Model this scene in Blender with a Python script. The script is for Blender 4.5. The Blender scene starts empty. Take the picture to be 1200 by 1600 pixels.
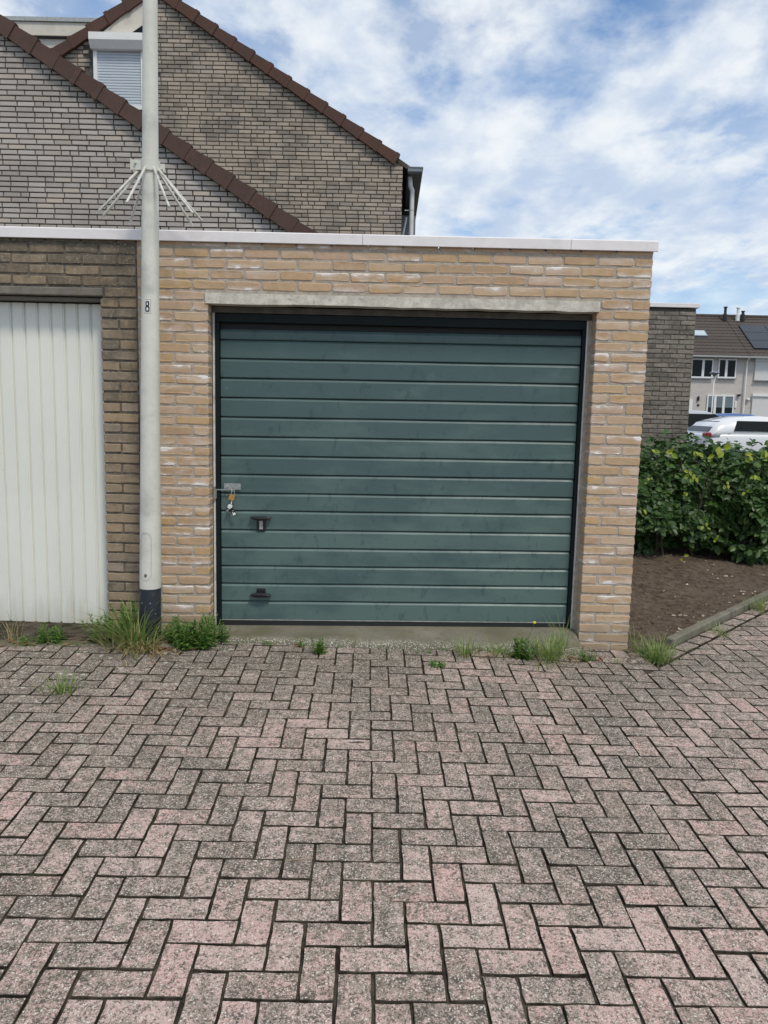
import bpy, math, random
import numpy as np
from mathutils import Matrix, Vector, noise as mnoise
random.seed(7)
sc = bpy.context.scene
COL = sc.collection
# ------------------------------------------------------------------ camera, sky, sun, exposure
CAM = np.array([1.1388, -5.0034, 1.5080]); FPX = 1217.55
PITCH, ROLL, YAW = 0.1319, 0.0227, -0.0016
cy_, sy_, cp_, sp_, cr_, sr_ = math.cos(YAW), math.sin(YAW), math.cos(PITCH), math.sin(PITCH), math.cos(ROLL), math.sin(ROLL)
FW = np.array([sy_*cp_, cy_*cp_, -sp_]); R0 = np.array([cy_, -sy_, 0.]); U0 = np.cross(R0, FW)
RT = R0*cr_+U0*sr_; UP = U0*cr_-R0*sr_
cd = bpy.data.cameras.new('camera'); cam = bpy.data.objects.new('camera', cd); COL.objects.link(cam)
cd.sensor_width = 36; cd.lens = FPX/1600*36; cd.clip_start = 0.05; cd.clip_end = 3000
cam.matrix_world = Matrix(((RT[0], UP[0], -FW[0], CAM[0]), (RT[1], UP[1], -FW[1], CAM[1]), (RT[2], UP[2], -FW[2], CAM[2]), (0, 0, 0, 1)))
sc.camera = cam
sc.render.resolution_x, sc.render.resolution_y = 768, 1024
sc.view_settings.view_transform = 'Standard'; sc.view_settings.look = 'None'
sc.view_settings.gamma = 1; sc.view_settings.use_curve_mapping = False
sc.view_settings.exposure = 0.6

SUN_EL, SUN_AZ = math.radians(58), math.radians(150)      # azimuth clockwise from +Y: the sun stands behind the camera, to the right
sd = bpy.data.lights.new('sun', 'SUN'); so = bpy.data.objects.new('sun', sd); COL.objects.link(so)
sd.energy = 1.5; sd.angle = math.radians(10); sd.color = (1.0, 0.93, 0.80)
sv = Vector((math.sin(SUN_AZ)*math.cos(SUN_EL), math.cos(SUN_AZ)*math.cos(SUN_EL), math.sin(SUN_EL)))
so.rotation_euler = sv.to_track_quat('Z', 'Y').to_euler(); so.location = sv*30

# ------------------------------------------------------------------ node helper
class T:
    def __init__(s, nt): s.nt = nt
    def n(s, typ, out=0, **kw):
        nd = s.nt.nodes.new('ShaderNode'+typ)
        for k, v in kw.items():
            if k.startswith('_'): setattr(nd, k[1:], v); continue
            i = nd.inputs[int(k[1:])] if (k[0] == 'i' and k[1:].isdigit()) else nd.inputs[k.replace('__', ' ')]
            if isinstance(v, bpy.types.NodeSocket): s.nt.links.new(v, i)
            else:
                if isinstance(v, (tuple, list)) and len(v) == 3 and i.type == 'RGBA': v = (*v, 1)
                i.default_value = v
        return nd.outputs[out]
    def math(s, op, a, b=0.0, c=0.0): return s.n('Math', _operation=op, i0=a, i1=b, i2=c)
    def mul(s, a, b): return s.math('MULTIPLY', a, b)
    def add(s, a, b): return s.math('ADD', a, b)
    def mix(s, f, a, b, mode='MIX'):
        nd = s.nt.nodes.new('ShaderNodeMix'); nd.data_type = 'RGBA'; nd.blend_type = mode
        for i, v in ((0, f), (6, a), (7, b)):
            if isinstance(v, bpy.types.NodeSocket): s.nt.links.new(v, nd.inputs[i])
            else: nd.inputs[i].default_value = v if i == 0 else (*v, 1) if len(v) == 3 else v
        return nd.outputs[2]
    def step(s, v, lo, hi, a=0.0, b=1.0):
        return s.n('MapRange', _interpolation_type='SMOOTHSTEP', Value=v, From__Min=lo, From__Max=hi, To__Min=a, To__Max=b)
    def noise(s, co, scale, detail=4, rough=0.55, out=0, dist=0.0):
        return s.n('TexNoise', out, Vector=co, Scale=scale, Detail=detail, Roughness=rough, Distortion=dist)
    def vor(s, co, scale, out=0, feat='F1', rnd=1.0): return s.n('TexVoronoi', out, _feature=feat, Vector=co, Scale=scale, Randomness=rnd)
    def xyz(s, v, k): return s.n('SeparateXYZ', k, i0=v)
    def scalev(s, v, sc3): return s.n('VectorMath', _operation='MULTIPLY', i0=v, i1=sc3)
    def ramp(s, f, stops):
        nd = s.nt.nodes.new('ShaderNodeValToRGB'); s.nt.links.new(f, nd.inputs[0]); e = nd.color_ramp.elements
        while len(e) < len(stops): e.new(0.5)
        for q, (p, c) in zip(e, stops): q.position = p; q.color = (*c, 1)
        return nd.outputs[0]

w = bpy.data.worlds.new('World'); sc.world = w; w.use_nodes = True
t = T(w.node_tree); t.nt.nodes.clear()
def build_sky():
    sky = t.n('TexSky', _sky_type='NISHITA', _sun_disc=False, _sun_elevation=SUN_EL, _sun_rotation=SUN_AZ, _altitude=0.0, _air_density=1.0, _dust_density=0.3, _ozone_density=3.0)
    d = t.n('TexCoord', 0)
    z = t.math('MAXIMUM', t.xyz(d, 2), 0.0)
    # the cloud deck seen in perspective: direction divided by its height
    k = t.math('DIVIDE', 1.0, t.add(z, 0.17))
    p = t.n('VectorMath', _operation='SCALE', i0=d, Scale=k)
    p = t.n('VectorMath', _operation='MULTIPLY', i0=p, i1=(1.0, 0.75, 0.55))
    p = t.n('VectorMath', _operation='ADD', i0=p, i1=(4.35, 1.9, 0.3))
    big = t.noise(p, 1.3, 3, 0.5)
    mid = t.noise(p, 4.2, 8, 0.55, dist=0.2)
    fine = t.noise(p, 9.0, 6, 0.6, dist=0.2)
    dens = t.add(t.add(t.mul(big, 0.42), t.mul(mid, 0.68)), t.mul(fine, 0.16))
    # a gap in the cloud, up to the right of the gables
    c = t.n('VectorMath', _operation='DISTANCE', out=1, i0=t.scalev(t.n('VectorMath', _operation='SUBTRACT', i0=d, i1=(0.135, 0.89, 0.375)), (0.8, 1.0, 1.6)))
    gap = t.step(c, 0.0, 0.11, 0.17, 0.0)
    c3 = t.n('VectorMath', _operation='DISTANCE', out=1, i0=t.scalev(t.n('VectorMath', _operation='SUBTRACT', i0=d, i1=(0.229, 0.874, 0.43)), (0.8, 1.0, 1.4)))
    gap = t.add(gap, t.step(c3, 0.0, 0.11, 0.11, 0.0))
    c2 = t.n('VectorMath', _operation='DISTANCE', out=1, i0=t.scalev(t.n('VectorMath', _operation='SUBTRACT', i0=d, i1=(-0.42, 0.82, 0.36)), (0.6, 1.0, 1.3)))
    gap = t.add(gap, t.step(c2, 0.02, 0.2, 0.05, 0.0))
    dens = t.math('SUBTRACT', dens, gap)
    mask = t.mul(t.step(dens, 0.41, 0.68), 0.94)
    mask = t.math('MAXIMUM', mask, t.mul(t.step(z, 0.02, 0.45, 0.62, 0.40), t.step(gap, 0.0, 0.14, 1.0, 0.3)))         # thin veil towards the horizon
    lit = t.noise(t.n('VectorMath', _operation='ADD', i0=p, i1=(0.02, 0.05, 0.07)), 4.6, 8, 0.55, dist=0.2)
    shade = t.step(t.add(t.mul(lit, 0.75), t.mul(fine, 0.25)), 0.36, 0.66)
    ccol = t.mix(shade, (3.7, 4.4, 5.5), (6.2, 6.4, 6.5))
    hor = t.step(z, 0.0, 0.16)
    veil = t.mix(hor, (4.0, 5.0, 6.0), ccol)
    blue = t.n('HueSaturation', Saturation=1.35, Value=0.95, Color=sky)
    colr = t.mix(mask, blue, veil)
    bg = t.n('Background', Color=colr, Strength=0.1)
    o = t.nt.nodes.new('ShaderNodeOutputWorld'); t.nt.links.new(bg, o.inputs[0])
build_sky()

# ------------------------------------------------------------------ mesh helpers
def mesh(name, v, f, mat=None, smooth=False):
    m = bpy.data.meshes.new(name); m.from_pydata([tuple(map(float, p)) for p in v], [], f); m.update()
    if mat: m.materials.append(mat)
    if smooth: m.polygons.foreach_set('use_smooth', [True]*len(m.polygons))
    return m
def obj(name, me, parent=None, loc=None, rot=None, kind=None):
    o = bpy.data.objects.new(name, me); COL.objects.link(o)
    if parent: o.parent = parent
    if loc is not None: o.location = loc
    if rot is not None: o.rotation_euler = rot
    if kind: o['kind'] = kind
    return o
def tag(o, label, cat, group=None):
    o['label'] = label; o['category'] = cat
    if group: o['group'] = group
    return o
def empty(name, loc, label, cat, group=None, rot=None):
    o = bpy.data.objects.new(name, None); COL.objects.link(o); o.location = loc; o.empty_display_size = 0.1
    if rot is not None: o.rotation_euler = rot
    return tag(o, label, cat, group)
class MB:
    def __init__(s): s.v = []; s.f = []
    def add(s, v, f):
        k = len(s.v); s.v += [tuple(p) for p in v]; s.f += [tuple(i+k for i in q) for q in f]; return s
    def box(s, x0, x1, y0, y1, z0, z1, b=0.0):
        if b <= 0:
            v = [(x, y, z) for x in (x0, x1) for y in (y0, y1) for z in (z0, z1)]
            return s.add(v, [(0, 1, 3, 2), (4, 6, 7, 5), (0, 4, 5, 1), (2, 3, 7, 6), (0, 2, 6, 4), (1, 5, 7, 3)])
        v = []; idx = {}
        xs, ys, zs = (x0, x1), (y0, y1), (z0, z1)
        sg = (1, -1)
        for i in (0, 1):
            for j in (0, 1):
                for k in (0, 1):
                    X, Y, Z = xs[i], ys[j], zs[k]; bx, by, bz = sg[i]*b, sg[j]*b, sg[k]*b
                    idx[i, j, k] = len(v); v += [(X, Y+by, Z+bz), (X+bx, Y, Z+bz), (X+bx, Y+by, Z)]
        I = lambda i, j, k, a: idx[i, j, k]+a
        f = []
        for i in (0, 1): f.append([I(i, 0, 0, 0), I(i, 0, 1, 0), I(i, 1, 1, 0), I(i, 1, 0, 0)][::1 if i == 0 else -1])
        for j in (0, 1): f.append([I(0, j, 0, 1), I(1, j, 0, 1), I(1, j, 1, 1), I(0, j, 1, 1)][::1 if j == 0 else -1])
        for k in (0, 1): f.append([I(0, 0, k, 2), I(0, 1, k, 2), I(1, 1, k, 2), I(1, 0, k, 2)][::1 if k == 0 else -1])
        for i in (0, 1):
            for j in (0, 1): f.append([I(i, j, 0, 0), I(i, j, 0, 1), I(i, j, 1, 1), I(i, j, 1, 0)])
            for k in (0, 1): f.append([I(i, 0, k, 0), I(i, 0, k, 2), I(i, 1, k, 2), I(i, 1, k, 0)])
        for j in (0, 1):
            for k in (0, 1): f.append([I(0, j, k, 1), I(0, j, k, 2), I(1, j, k, 2), I(1, j, k, 1)])
        for key in idx: f.append([idx[key], idx[key]+1, idx[key]+2])
        return s.add(v, f)
    def prism(s, poly, y0, y1):          # poly of (x,z) extruded along y
        n = len(poly); v = [(x, y0, z) for x, z in poly]+[(x, y1, z) for x, z in poly]
        return s.add(v, [tuple(range(n)), tuple(range(2*n-1, n-1, -1))]+[(i, i+n, (i+1) % n+n, (i+1) % n) for i in range(n)])
    def extr(s, prof, x0, x1, cap=True):  # prof of (y,z) swept along x
        n = len(prof); v = [(x0, y, z) for y, z in prof]+[(x1, y, z) for y, z in prof]
        f = [(i, (i+1) % n, (i+1) % n+n, i+n) for i in range(n)]
        return s.add(v, f+([tuple(range(n)), tuple(range(2*n-1, n-1, -1))] if cap else []))
    def tube(s, pts, r, seg=8, cap=True):
        pts = [Vector(p) for p in pts]; rs = r if isinstance(r, (list, tuple)) else [r]*len(pts)
        rings = []; k0 = len(s.v)
        up = Vector((0.123, 0.31, 0.94)); prev = None
        for i, p in enumerate(pts):
            d = (pts[min(i+1, len(pts)-1)]-pts[max(i-1, 0)]).normalized()
            if prev is None: a = d.cross(up).normalized()
            else: a = (prev-d*prev.dot(d)).normalized()
            b = d.cross(a); prev = a
            s.v += [tuple(p+(a*math.cos(q*2*math.pi/seg)+b*math.sin(q*2*math.pi/seg))*rs[i]) for q in range(seg)]
        for i in range(len(pts)-1):
            for q in range(seg):
                a0 = k0+i*seg+q; a1 = k0+i*seg+(q+1) % seg
                s.f.append((a0, a1, a1+seg, a0+seg))
        if cap: s.f += [tuple(k0+q for q in range(seg))[::-1], tuple(k0+(len(pts)-1)*seg+q for q in range(seg))]
        return s
    def lathe(s, prof, seg=24, c=(0, 0), cap=True):      # prof of (r,z)
        k0 = len(s.v); n = len(prof)
        for r, z in prof: s.v += [(c[0]+r*math.cos(q*2*math.pi/seg), c[1]+r*math.sin(q*2*math.pi/seg), z) for q in range(seg)]
        for i in range(n-1):
            for q in range(seg): s.f.append((k0+i*seg+q, k0+i*seg+(q+1) % seg, k0+(i+1)*seg+(q+1) % seg, k0+(i+1)*seg+q))
        if cap: s.f += [tuple(k0+q for q in range(seg))[::-1], tuple(k0+(n-1)*seg+q for q in range(seg))]
        return s
    def me(s, name, mat, smooth=False): return mesh(name, s.v, s.f, mat, smooth)
    def o(s, name, mat, parent=None, smooth=False, kind=None, loc=None, rot=None): return obj(name, s.me(name, mat, smooth), parent, loc, rot, kind)
def add_normals(o, ang=40):
    for p in o.data.polygons: p.use_smooth = True
    m = o.modifiers.new('wn', 'EDGE_SPLIT'); m.split_angle = math.radians(ang); return o

# ------------------------------------------------------------------ materials
def newmat(name):
    m = bpy.data.materials.new(name); m.use_nodes = True; nt = m.node_tree; nt.nodes.clear()
    tt = T(nt); tt.pos = tt.n('NewGeometry', 0); tt.loc = tt.n('TexCoord', 3)
    tt.rnd = tt.math('FRACT', tt.add(tt.n('ObjectInfo', 5), tt.n('NewGeometry', 8)))
    tt.rnd2 = tt.math('FRACT', tt.mul(tt.rnd, 37.7)); tt.rnd3 = tt.math('FRACT', tt.mul(tt.rnd, 91.3))
    return m, tt
def finish(m, tt, col, rough=0.8, bump=None, bstr=0.3, bdist=0.005, metal=0.0, spec=0.5, **kw):
    b = tt.nt.nodes.new('ShaderNodeBsdfPrincipled')
    def S(k, v):
        if isinstance(v, bpy.types.NodeSocket): tt.nt.links.new(v, b.inputs[k])
        else: b.inputs[k].default_value = (*v, 1) if isinstance(v, tuple) and len(v) == 3 else v
    S('Base Color', col); S('Roughness', rough); S('Metallic', metal); S('Specular IOR Level', spec)
    for k, v in kw.items(): S(k.replace('__', ' '), v)
    if bump is not None: S('Normal', tt.n('Bump', Strength=bstr, Distance=bdist, Height=bump))
    o = tt.nt.nodes.new('ShaderNodeOutputMaterial'); tt.nt.links.new(b.outputs[0], o.inputs[0]); return m
def plain(name, col, rough=0.6, var=0.12, scale=6.0, metal=0.0, spec=0.5, bstr=0.15, bscale=60.0, dirt=None, dirtamt=0.0, **kw):
    m, q = newmat(name)
    n1 = q.noise(q.pos, scale, 5, 0.6); n2 = q.noise(q.pos, scale*7, 3, 0.6)
    f = q.step(q.add(q.mul(n1, 0.7), q.mul(n2, 0.3)), 0.3, 0.7)
    c = q.mix(f, tuple(x*(1-var) for x in col), tuple(min(1, x*(1+var)) for x in col))
    if dirt: c = q.mix(q.mul(q.step(q.noise(q.pos, scale*0.6+1.3, 6, 0.65), 0.5, 0.72), dirtamt), c, dirt)
    return finish(m, q, c, rough, q.noise(q.pos, bscale, 3), bstr, 0.002, metal, spec, **kw)

def mat_tan_brick():
    m, q = newmat('tan_brick')
    c = q.ramp(q.rnd, [(0.0, (0.41, 0.285, 0.177)), (0.25, (0.48, 0.34, 0.20)), (0.5, (0.51, 0.38, 0.252)), (0.72, (0.47, 0.335, 0.235)), (0.88, (0.48, 0.33, 0.158)), (1.0, (0.41, 0.285, 0.188))])
    n = q.noise(q.pos, 22, 5, 0.6); c = q.mix(q.step(n, 0.35, 0.7), c, q.mix(0.5, c, (0.58, 0.40, 0.27)))
    c = q.mix(q.mul(q.step(q.noise(q.pos, 75, 4, 0.7), 0.54, 0.74), 0.45), c, (0.30, 0.19, 0.11))
    # lime bloom: pale film on some bricks, thickest near a bed edge
    lz = q.xyz(q.loc, 2); sgn = q.step(q.rnd2, 0.45, 0.55, -1.0, 1.0)
    edge = q.step(q.mul(lz, sgn), -0.012, 0.022)
    sp = q.scalev(q.pos, (9, 9, 22)); nn = q.noise(sp, 1.0, 4, 0.6)
    amt = q.step(q.rnd3, 0.15, 0.85)
    film = q.mul(q.step(q.add(nn, q.mul(edge, 0.20)), 0.46, 0.80), amt)
    c = q.mix(q.mul(film, 0.75), c, (0.66, 0.585, 0.53))
    thick = q.mul(q.step(q.add(nn, q.mul(edge, 0.25)), 0.74, 0.80), q.step(q.rnd3, 0.6, 0.8))
    c = q.mix(q.mul(thick, 0.85), c, (0.84, 0.80, 0.78))
    zz = q.xyz(q.pos, 2)
    c = q.mix(q.mul(q.step(q.add(zz, q.mul(q.noise(q.pos, 7, 4), 0.14)), 0.13, 0.24, 1.0, 0.0), 0.42), c, (0.20, 0.17, 0.12))
    bp = q.add(q.mul(q.noise(q.pos, 55, 5, 0.65), 1.0), q.mul(q.noise(q.pos, 240, 2), 0.35))
    return finish(m, q, c, 0.82, bp, 0.55, 0.004, spec=0.3)
def mat_old_brick():
    m, q = newmat('weathered_brick')
    c = q.ramp(q.rnd, [(0.0, (0.29, 0.22, 0.15)), (0.3, (0.34, 0.255, 0.17)), (0.55, (0.26, 0.215, 0.165)), (0.8, (0.38, 0.275, 0.17)), (1.0, (0.29, 0.245, 0.20))])
    zz = q.xyz(q.pos, 2)
    g = q.add(q.mul(q.step(zz, 1.0, 2.35), 0.22), q.mul(q.rnd2, 0.25))
    grime = q.step(q.add(q.noise(q.pos, 8, 6, 0.65), g), 0.56, 0.92)
    c = q.mix(q.mul(grime, 0.8), c, (0.115, 0.10, 0.075))
    c = q.mix(q.mul(q.step(q.noise(q.pos, 34, 4, 0.7), 0.5, 0.72), 0.5), c, (0.40, 0.35, 0.28))
    sp = q.mul(q.step(q.vor(q.pos, 62), 0.10, 0.2, 1.0, 0.0), q.step(q.add(q.noise(q.pos, 5.5, 4), q.mul(q.step(zz, 2.1, 2.4), 0.13)), 0.55, 0.72))
    c = q.mix(q.mul(sp, 0.8), c, (0.62, 0.62, 0.55))
    bp = q.add(q.noise(q.pos, 60, 5, 0.7), q.mul(q.noise(q.pos, 220, 2), 0.4))
    return finish(m, q, c, 0.9, bp, 0.8, 0.005, spec=0.2)
def mat_house_brick(name, cols, grime, gcol, gscale=0.55):
    m, q = newmat(name)
    c = q.ramp(q.rnd, [(i/(len(cols)-1), k) for i, k in enumerate(cols)])
    n = q.noise(q.pos, 28, 5, 0.7); c = q.mix(q.step(n, 0.4, 0.7), c, q.mix(0.35, c, (0.5, 0.46, 0.42)))
    g = q.step(q.add(q.noise(q.scalev(q.pos, (1, 1, 1.8)), gscale*2, 6, 0.65), q.mul(q.rnd2, 0.16)), 0.52, 0.72)
    c = q.mix(q.mul(g, grime), c, gcol)
    return finish(m, q, c, 0.88, q.noise(q.pos, 90, 4, 0.7), 0.5, 0.004, spec=0.25)
def mat_mortar(name, col, var=0.25, moss=None, top=None):
    m, q = newmat(name)
    n = q.noise(q.pos, 30, 6, 0.65); c = q.mix(q.step(n, 0.3, 0.7), tuple(x*(1-var) for x in col), tuple(x*(1+var) for x in col))
    c = q.mix(q.mul(q.step(q.noise(q.pos, 3.0, 4), 0.5, 0.7), 0.4), c, tuple(x*0.6 for x in col))
    if moss: c = q.mix(q.mul(q.step(q.vor(q.pos, 55), 0.12, 0.24, 1, 0), q.step(q.noise(q.pos, 6, 4), 0.48, 0.62)), c, moss)
    return finish(m, q, c, 0.95, q.add(q.noise(q.pos, 60, 6, 0.7), q.mul(q.noise(q.pos, 300, 2), 0.5)), 0.9, 0.006, spec=0.15)
def mat_paver():
    m, q = newmat('concrete_paver')
    px = q.xyz(q.pos, 0); py = q.xyz(q.pos, 1)
    c = q.ramp(q.rnd, [(0.0, (0.53, 0.365, 0.325)), (0.35, (0.56, 0.41, 0.37)), (0.6, (0.53, 0.40, 0.36)), (0.85, (0.58, 0.38, 0.34)), (1.0, (0.52, 0.39, 0.35))])
    # grey weathering and algae, heavier towards the wall and to the left
    zone = q.add(q.step(py, -3.0, -0.6, 0.0, 0.045), q.step(px, 1.6, -1.2, 0.0, 0.05))
    big = q.noise(q.pos, 1.1, 4, 0.55)
    wt = q.add(q.mul(q.math('SUBTRACT', big, 0.5), 0.32), q.add(q.add(zone, 0.022), q.mul(q.rnd2, 0.07)))
    gn = q.add(q.add(q.mul(q.noise(q.pos, 19, 6, 0.78), 0.66), q.mul(q.noise(q.pos, 60, 4, 0.75), 0.34)), wt)
    c = q.mix(q.mul(q.step(gn, 0.50, 0.62), 0.78), c, (0.235, 0.207, 0.165))
    # dark pits and soot lodged in the rough face
    pit = q.add(q.add(q.mul(q.noise(q.pos, 95, 4, 0.8), 0.62), q.mul(q.noise(q.pos, 26, 5, 0.75), 0.38)), q.mul(wt, 0.45))
    c = q.mix(q.mul(q.step(pit, 0.515, 0.59), 0.86), c, (0.085, 0.075, 0.061))
    blot = q.step(q.add(q.noise(q.pos, 15, 5, 0.7), q.mul(q.rnd3, 0.07)), 0.655, 0.72)
    c = q.mix(q.mul(blot, 0.6), c, (0.07, 0.064, 0.058))
    # pale aggregate
    co = q.n('VectorMath', _operation='ADD', i0=q.pos, i1=q.n('VectorMath', _operation='SCALE', i0=q.n('TexNoise', 1, Vector=q.pos, Scale=60.0), Scale=0.012))
    vd = q.vor(co, 95); vr = q.n('SeparateColor', 0, i0=q.vor(co, 95, 1))
    s1 = q.mul(q.step(vd, q.mul(vr, 0.25), q.mul(vr, 0.45), 1, 0), q.math('GREATER_THAN', vr, 0.62))
    vd2 = q.vor(co, 200); vr2 = q.n('SeparateColor', 1, i0=q.vor(co, 200, 1))
    s2 = q.mul(q.step(vd2, 0.28, 0.45, 1, 0), q.math('GREATER_THAN', vr2, 0.66))
    c = q.mix(q.mul(q.math('MAXIMUM', s1, q.mul(s2, 0.8)), 0.85), c, (0.74, 0.69, 0.62))
    s3 = q.mul(q.step(vd2, 0.28, 0.5, 1, 0), q.math('LESS_THAN', vr2, 0.30))
    c = q.mix(q.mul(s3, 0.7), c, (0.055, 0.05, 0.042))
    # lichen rosettes, mostly near the wall
    lz = q.step(q.add(zone, q.mul(big, 0.14)), 0.08, 0.17)
    li = q.mul(q.step(q.add(q.vor(q.pos, 15), q.mul(q.noise(q.pos, 55, 4, 0.7), 0.42)), 0.34, 0.42, 1, 0), q.math('MAXIMUM', lz, 0.13))
    c = q.mix(q.mul(li, 0.75), c, (0.55, 0.54, 0.47))
    bp = q.add(q.add(q.noise(q.pos, 90, 5, 0.75), q.mul(s1, 0.25)), q.mul(q.noise(q.pos, 20, 3), 0.5))
    return finish(m, q, c, 0.9, bp, 0.8, 0.006, spec=0.2)
def mat_green_door():
    m, q = newmat('green_door_paint')
    c = q.mix(q.rnd, (0.056, 0.101, 0.101), (0.065, 0.112, 0.110))
    zz = q.xyz(q.pos, 2)
    pale = q.step(q.add(q.noise(q.scalev(q.pos, (1.2, 1, 3.0)), 1.4, 5, 0.6), q.step(zz, 2.0, 0.2, -0.10, 0.10)), 0.40, 0.68)
    c = q.mix(q.mul(pale, 0.75), c, (0.108, 0.172, 0.156))
    sm = q.noise(q.scalev(q.pos, (3.0, 1, 1.6)), 5.5, 5, 0.7, dist=0.4)
    c = q.mix(q.mul(q.step(sm, 0.55, 0.68), 0.55), c, (0.033, 0.066, 0.070))
    st = q.noise(q.scalev(q.pos, (34, 1, 4.0)), 1.0, 3, 0.6)
    c = q.mix(q.mul(q.mul(q.step(st, 0.62, 0.72), q.step(q.noise(q.pos, 3.3, 3), 0.5, 0.62)), 0.45), c, (0.05, 0.09, 0.09))
    sc_ = q.mul(q.step(q.noise(q.scalev(q.pos, (6, 1, 40)), 3.0, 4, 0.6, dist=0.3), 0.735, 0.76), q.step(q.noise(q.pos, 2.1, 2), 0.5, 0.6))
    c = q.mix(q.mul(sc_, 0.6), c, (0.45, 0.50, 0.47))
    gr = q.noise(q.scalev(q.pos, (7, 1, 190)), 1.0, 4, 0.6)
    return finish(m, q, c, q.add(0.30, q.mul(sm, 0.28)), gr, 0.28, 0.002, spec=0.5)
def mat_white_door():
    m, q = newmat('white_door_paint')
    c = q.mix(q.step(q.noise(q.scalev(q.pos, (2, 1, 1)), 1.6, 5, 0.6), 0.3, 0.7), (0.74, 0.75, 0.685), (0.80, 0.80, 0.735))
    sp = q.mul(q.step(q.noise(q.scalev(q.pos, (30, 30, 60)), 1.0, 4, 0.7), 0.66, 0.72), q.step(q.noise(q.pos, 2.5, 2), 0.5, 0.65))
    c = q.mix(q.mul(sp, 0.5), c, (0.33, 0.33, 0.29))
    zz = q.xyz(q.pos, 2)
    c = q.mix(q.mul(q.step(q.add(zz, q.mul(q.noise(q.scalev(q.pos, (22, 1, 2.0)), 1.0, 4), 0.55)), 0.24, 0.52, 1, 0), 0.42), c, (0.40, 0.38, 0.30))
    return finish(m, q, c, 0.45, q.noise(q.scalev(q.pos, (30, 1, 5)), 1.0, 3), 0.1, 0.002)
def mat_concrete(name, col, agg=True, moss=None):
    m, q = newmat(name)
    c = q.mix(q.step(q.noise(q.pos, 9, 6, 0.7), 0.3, 0.7), tuple(x*0.72 for x in col), tuple(x*1.2 for x in col))
    c = q.mix(q.mul(q.step(q.noise(q.pos, 42, 4, 0.7), 0.56, 0.68), 0.5), c, tuple(x*0.4 for x in col))
    if moss: c = q.mix(q.mul(q.step(q.noise(q.pos, 4.5, 6, 0.7), 0.42, 0.62), 0.75), c, moss)
    if agg:
        v = q.vor(q.pos, 120); r = q.n('SeparateColor', 0, i0=q.vor(q.pos, 120, 1)); zone = q.step(q.add(q.xyz(q.pos, 1), q.mul(q.noise(q.pos, 6, 3), 0.16)), 0.0, -0.07)
        c = q.mix(q.mul(q.mul(q.step(v, 0.3, 0.42, 1, 0), q.math('GREATER_THAN', r, 0.35)), q.mul(zone, 0.85)), c, (0.62, 0.60, 0.54))
    return finish(m, q, c, 0.92, q.add(q.noise(q.pos, 70, 5, 0.7), q.noise(q.pos, 18, 3)), 0.7, 0.005, spec=0.2)
def mat_soil():
    m, q = newmat('garden_soil')
    n = q.noise(q.pos, 16, 7, 0.7)
    c = q.mix(q.step(n, 0.3, 0.7), (0.07, 0.053, 0.04), (0.19, 0.148, 0.112))
    c = q.mix(q.mul(q.step(q.noise(q.pos, 2.2, 4), 0.45, 0.7), 0.45), c, (0.17, 0.138, 0.108))
    return finish(m, q, c, 0.97, q.add(q.noise(q.pos, 38, 6, 0.75), q.mul(q.noise(q.pos, 140, 3), 0.5)), 1.0, 0.02, spec=0.1)
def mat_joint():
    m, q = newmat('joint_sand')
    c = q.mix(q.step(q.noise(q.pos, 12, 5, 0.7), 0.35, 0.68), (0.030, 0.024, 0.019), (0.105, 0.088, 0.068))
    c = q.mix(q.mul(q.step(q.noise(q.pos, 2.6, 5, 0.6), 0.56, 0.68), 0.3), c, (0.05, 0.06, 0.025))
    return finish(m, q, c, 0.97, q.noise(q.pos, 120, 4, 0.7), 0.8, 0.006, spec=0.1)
def mat_leaf(name, cols, rough=0.45, trans=0.25):
    m, q = newmat(name)
    c = q.ramp(q.rnd, [(i/(len(cols)-1), k) for i, k in enumerate(cols)])
    c = q.mix(q.step(q.noise(q.pos, 60, 3), 0.35, 0.7), c, q.mix(0.3, c, (0.02, 0.03, 0.01)))
    b = q.n('BsdfPrincipled', i0=c, Roughness=rough); b.node.inputs['Specular IOR Level'].default_value = 0.4
    tr = q.n('BsdfTranslucent', Color=c)
    mx = q.n('MixShader', i0=trans, i1=b, i2=tr)
    o = q.nt.nodes.new('ShaderNodeOutputMaterial'); q.nt.links.new(mx, o.inputs[0]); return m
def mat_tile(name, a, b, stain):
    m, q = newmat(name)
    c = q.mix(q.rnd, a, b); c = q.mix(q.mul(q.step(q.noise(q.pos, 5, 6, 0.7), 0.48, 0.7), 0.55), c, stain)
    c = q.mix(q.mul(q.step(q.noise(q.pos, 22, 5, 0.7), 0.58, 0.7), 0.4), c, tuple(min(1, x*2.0) for x in b))
    return finish(m, q, c, 0.75, q.noise(q.pos, 45, 5, 0.7), 0.5, 0.004, spec=0.3)
def mat_glass(name, col=(0.008, 0.011, 0.012), rough=0.05): return plain(name, col, rough, 0.1, 2, spec=0.18, bstr=0.0)
def mat_render_brick():       # pale brick of the far terrace, courses too fine to pick apart
    m, q = newmat('pale_terrace_brick')
    br = q.n('TexBrick', 0, Vector=q.n('CombineXYZ', i0=q.xyz(q.pos, 0), i1=q.xyz(q.pos, 2), i2=0.0), Scale=1.0, Color1=(0.62, 0.565, 0.52, 1), Color2=(0.55, 0.50, 0.46, 1), Mortar=(0.46, 0.43, 0.40, 1))
    b = br.node; b.inputs['Brick Width'].default_value = 0.22; b.inputs['Row Height'].default_value = 0.065; b.inputs['Mortar Size'].default_value = 0.006
    c = q.mix(q.mul(q.step(q.noise(q.pos, 0.9, 5, 0.6), 0.4, 0.7), 0.35), br, (0.52, 0.47, 0.43))
    return finish(m, q, c, 0.9, None)
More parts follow.
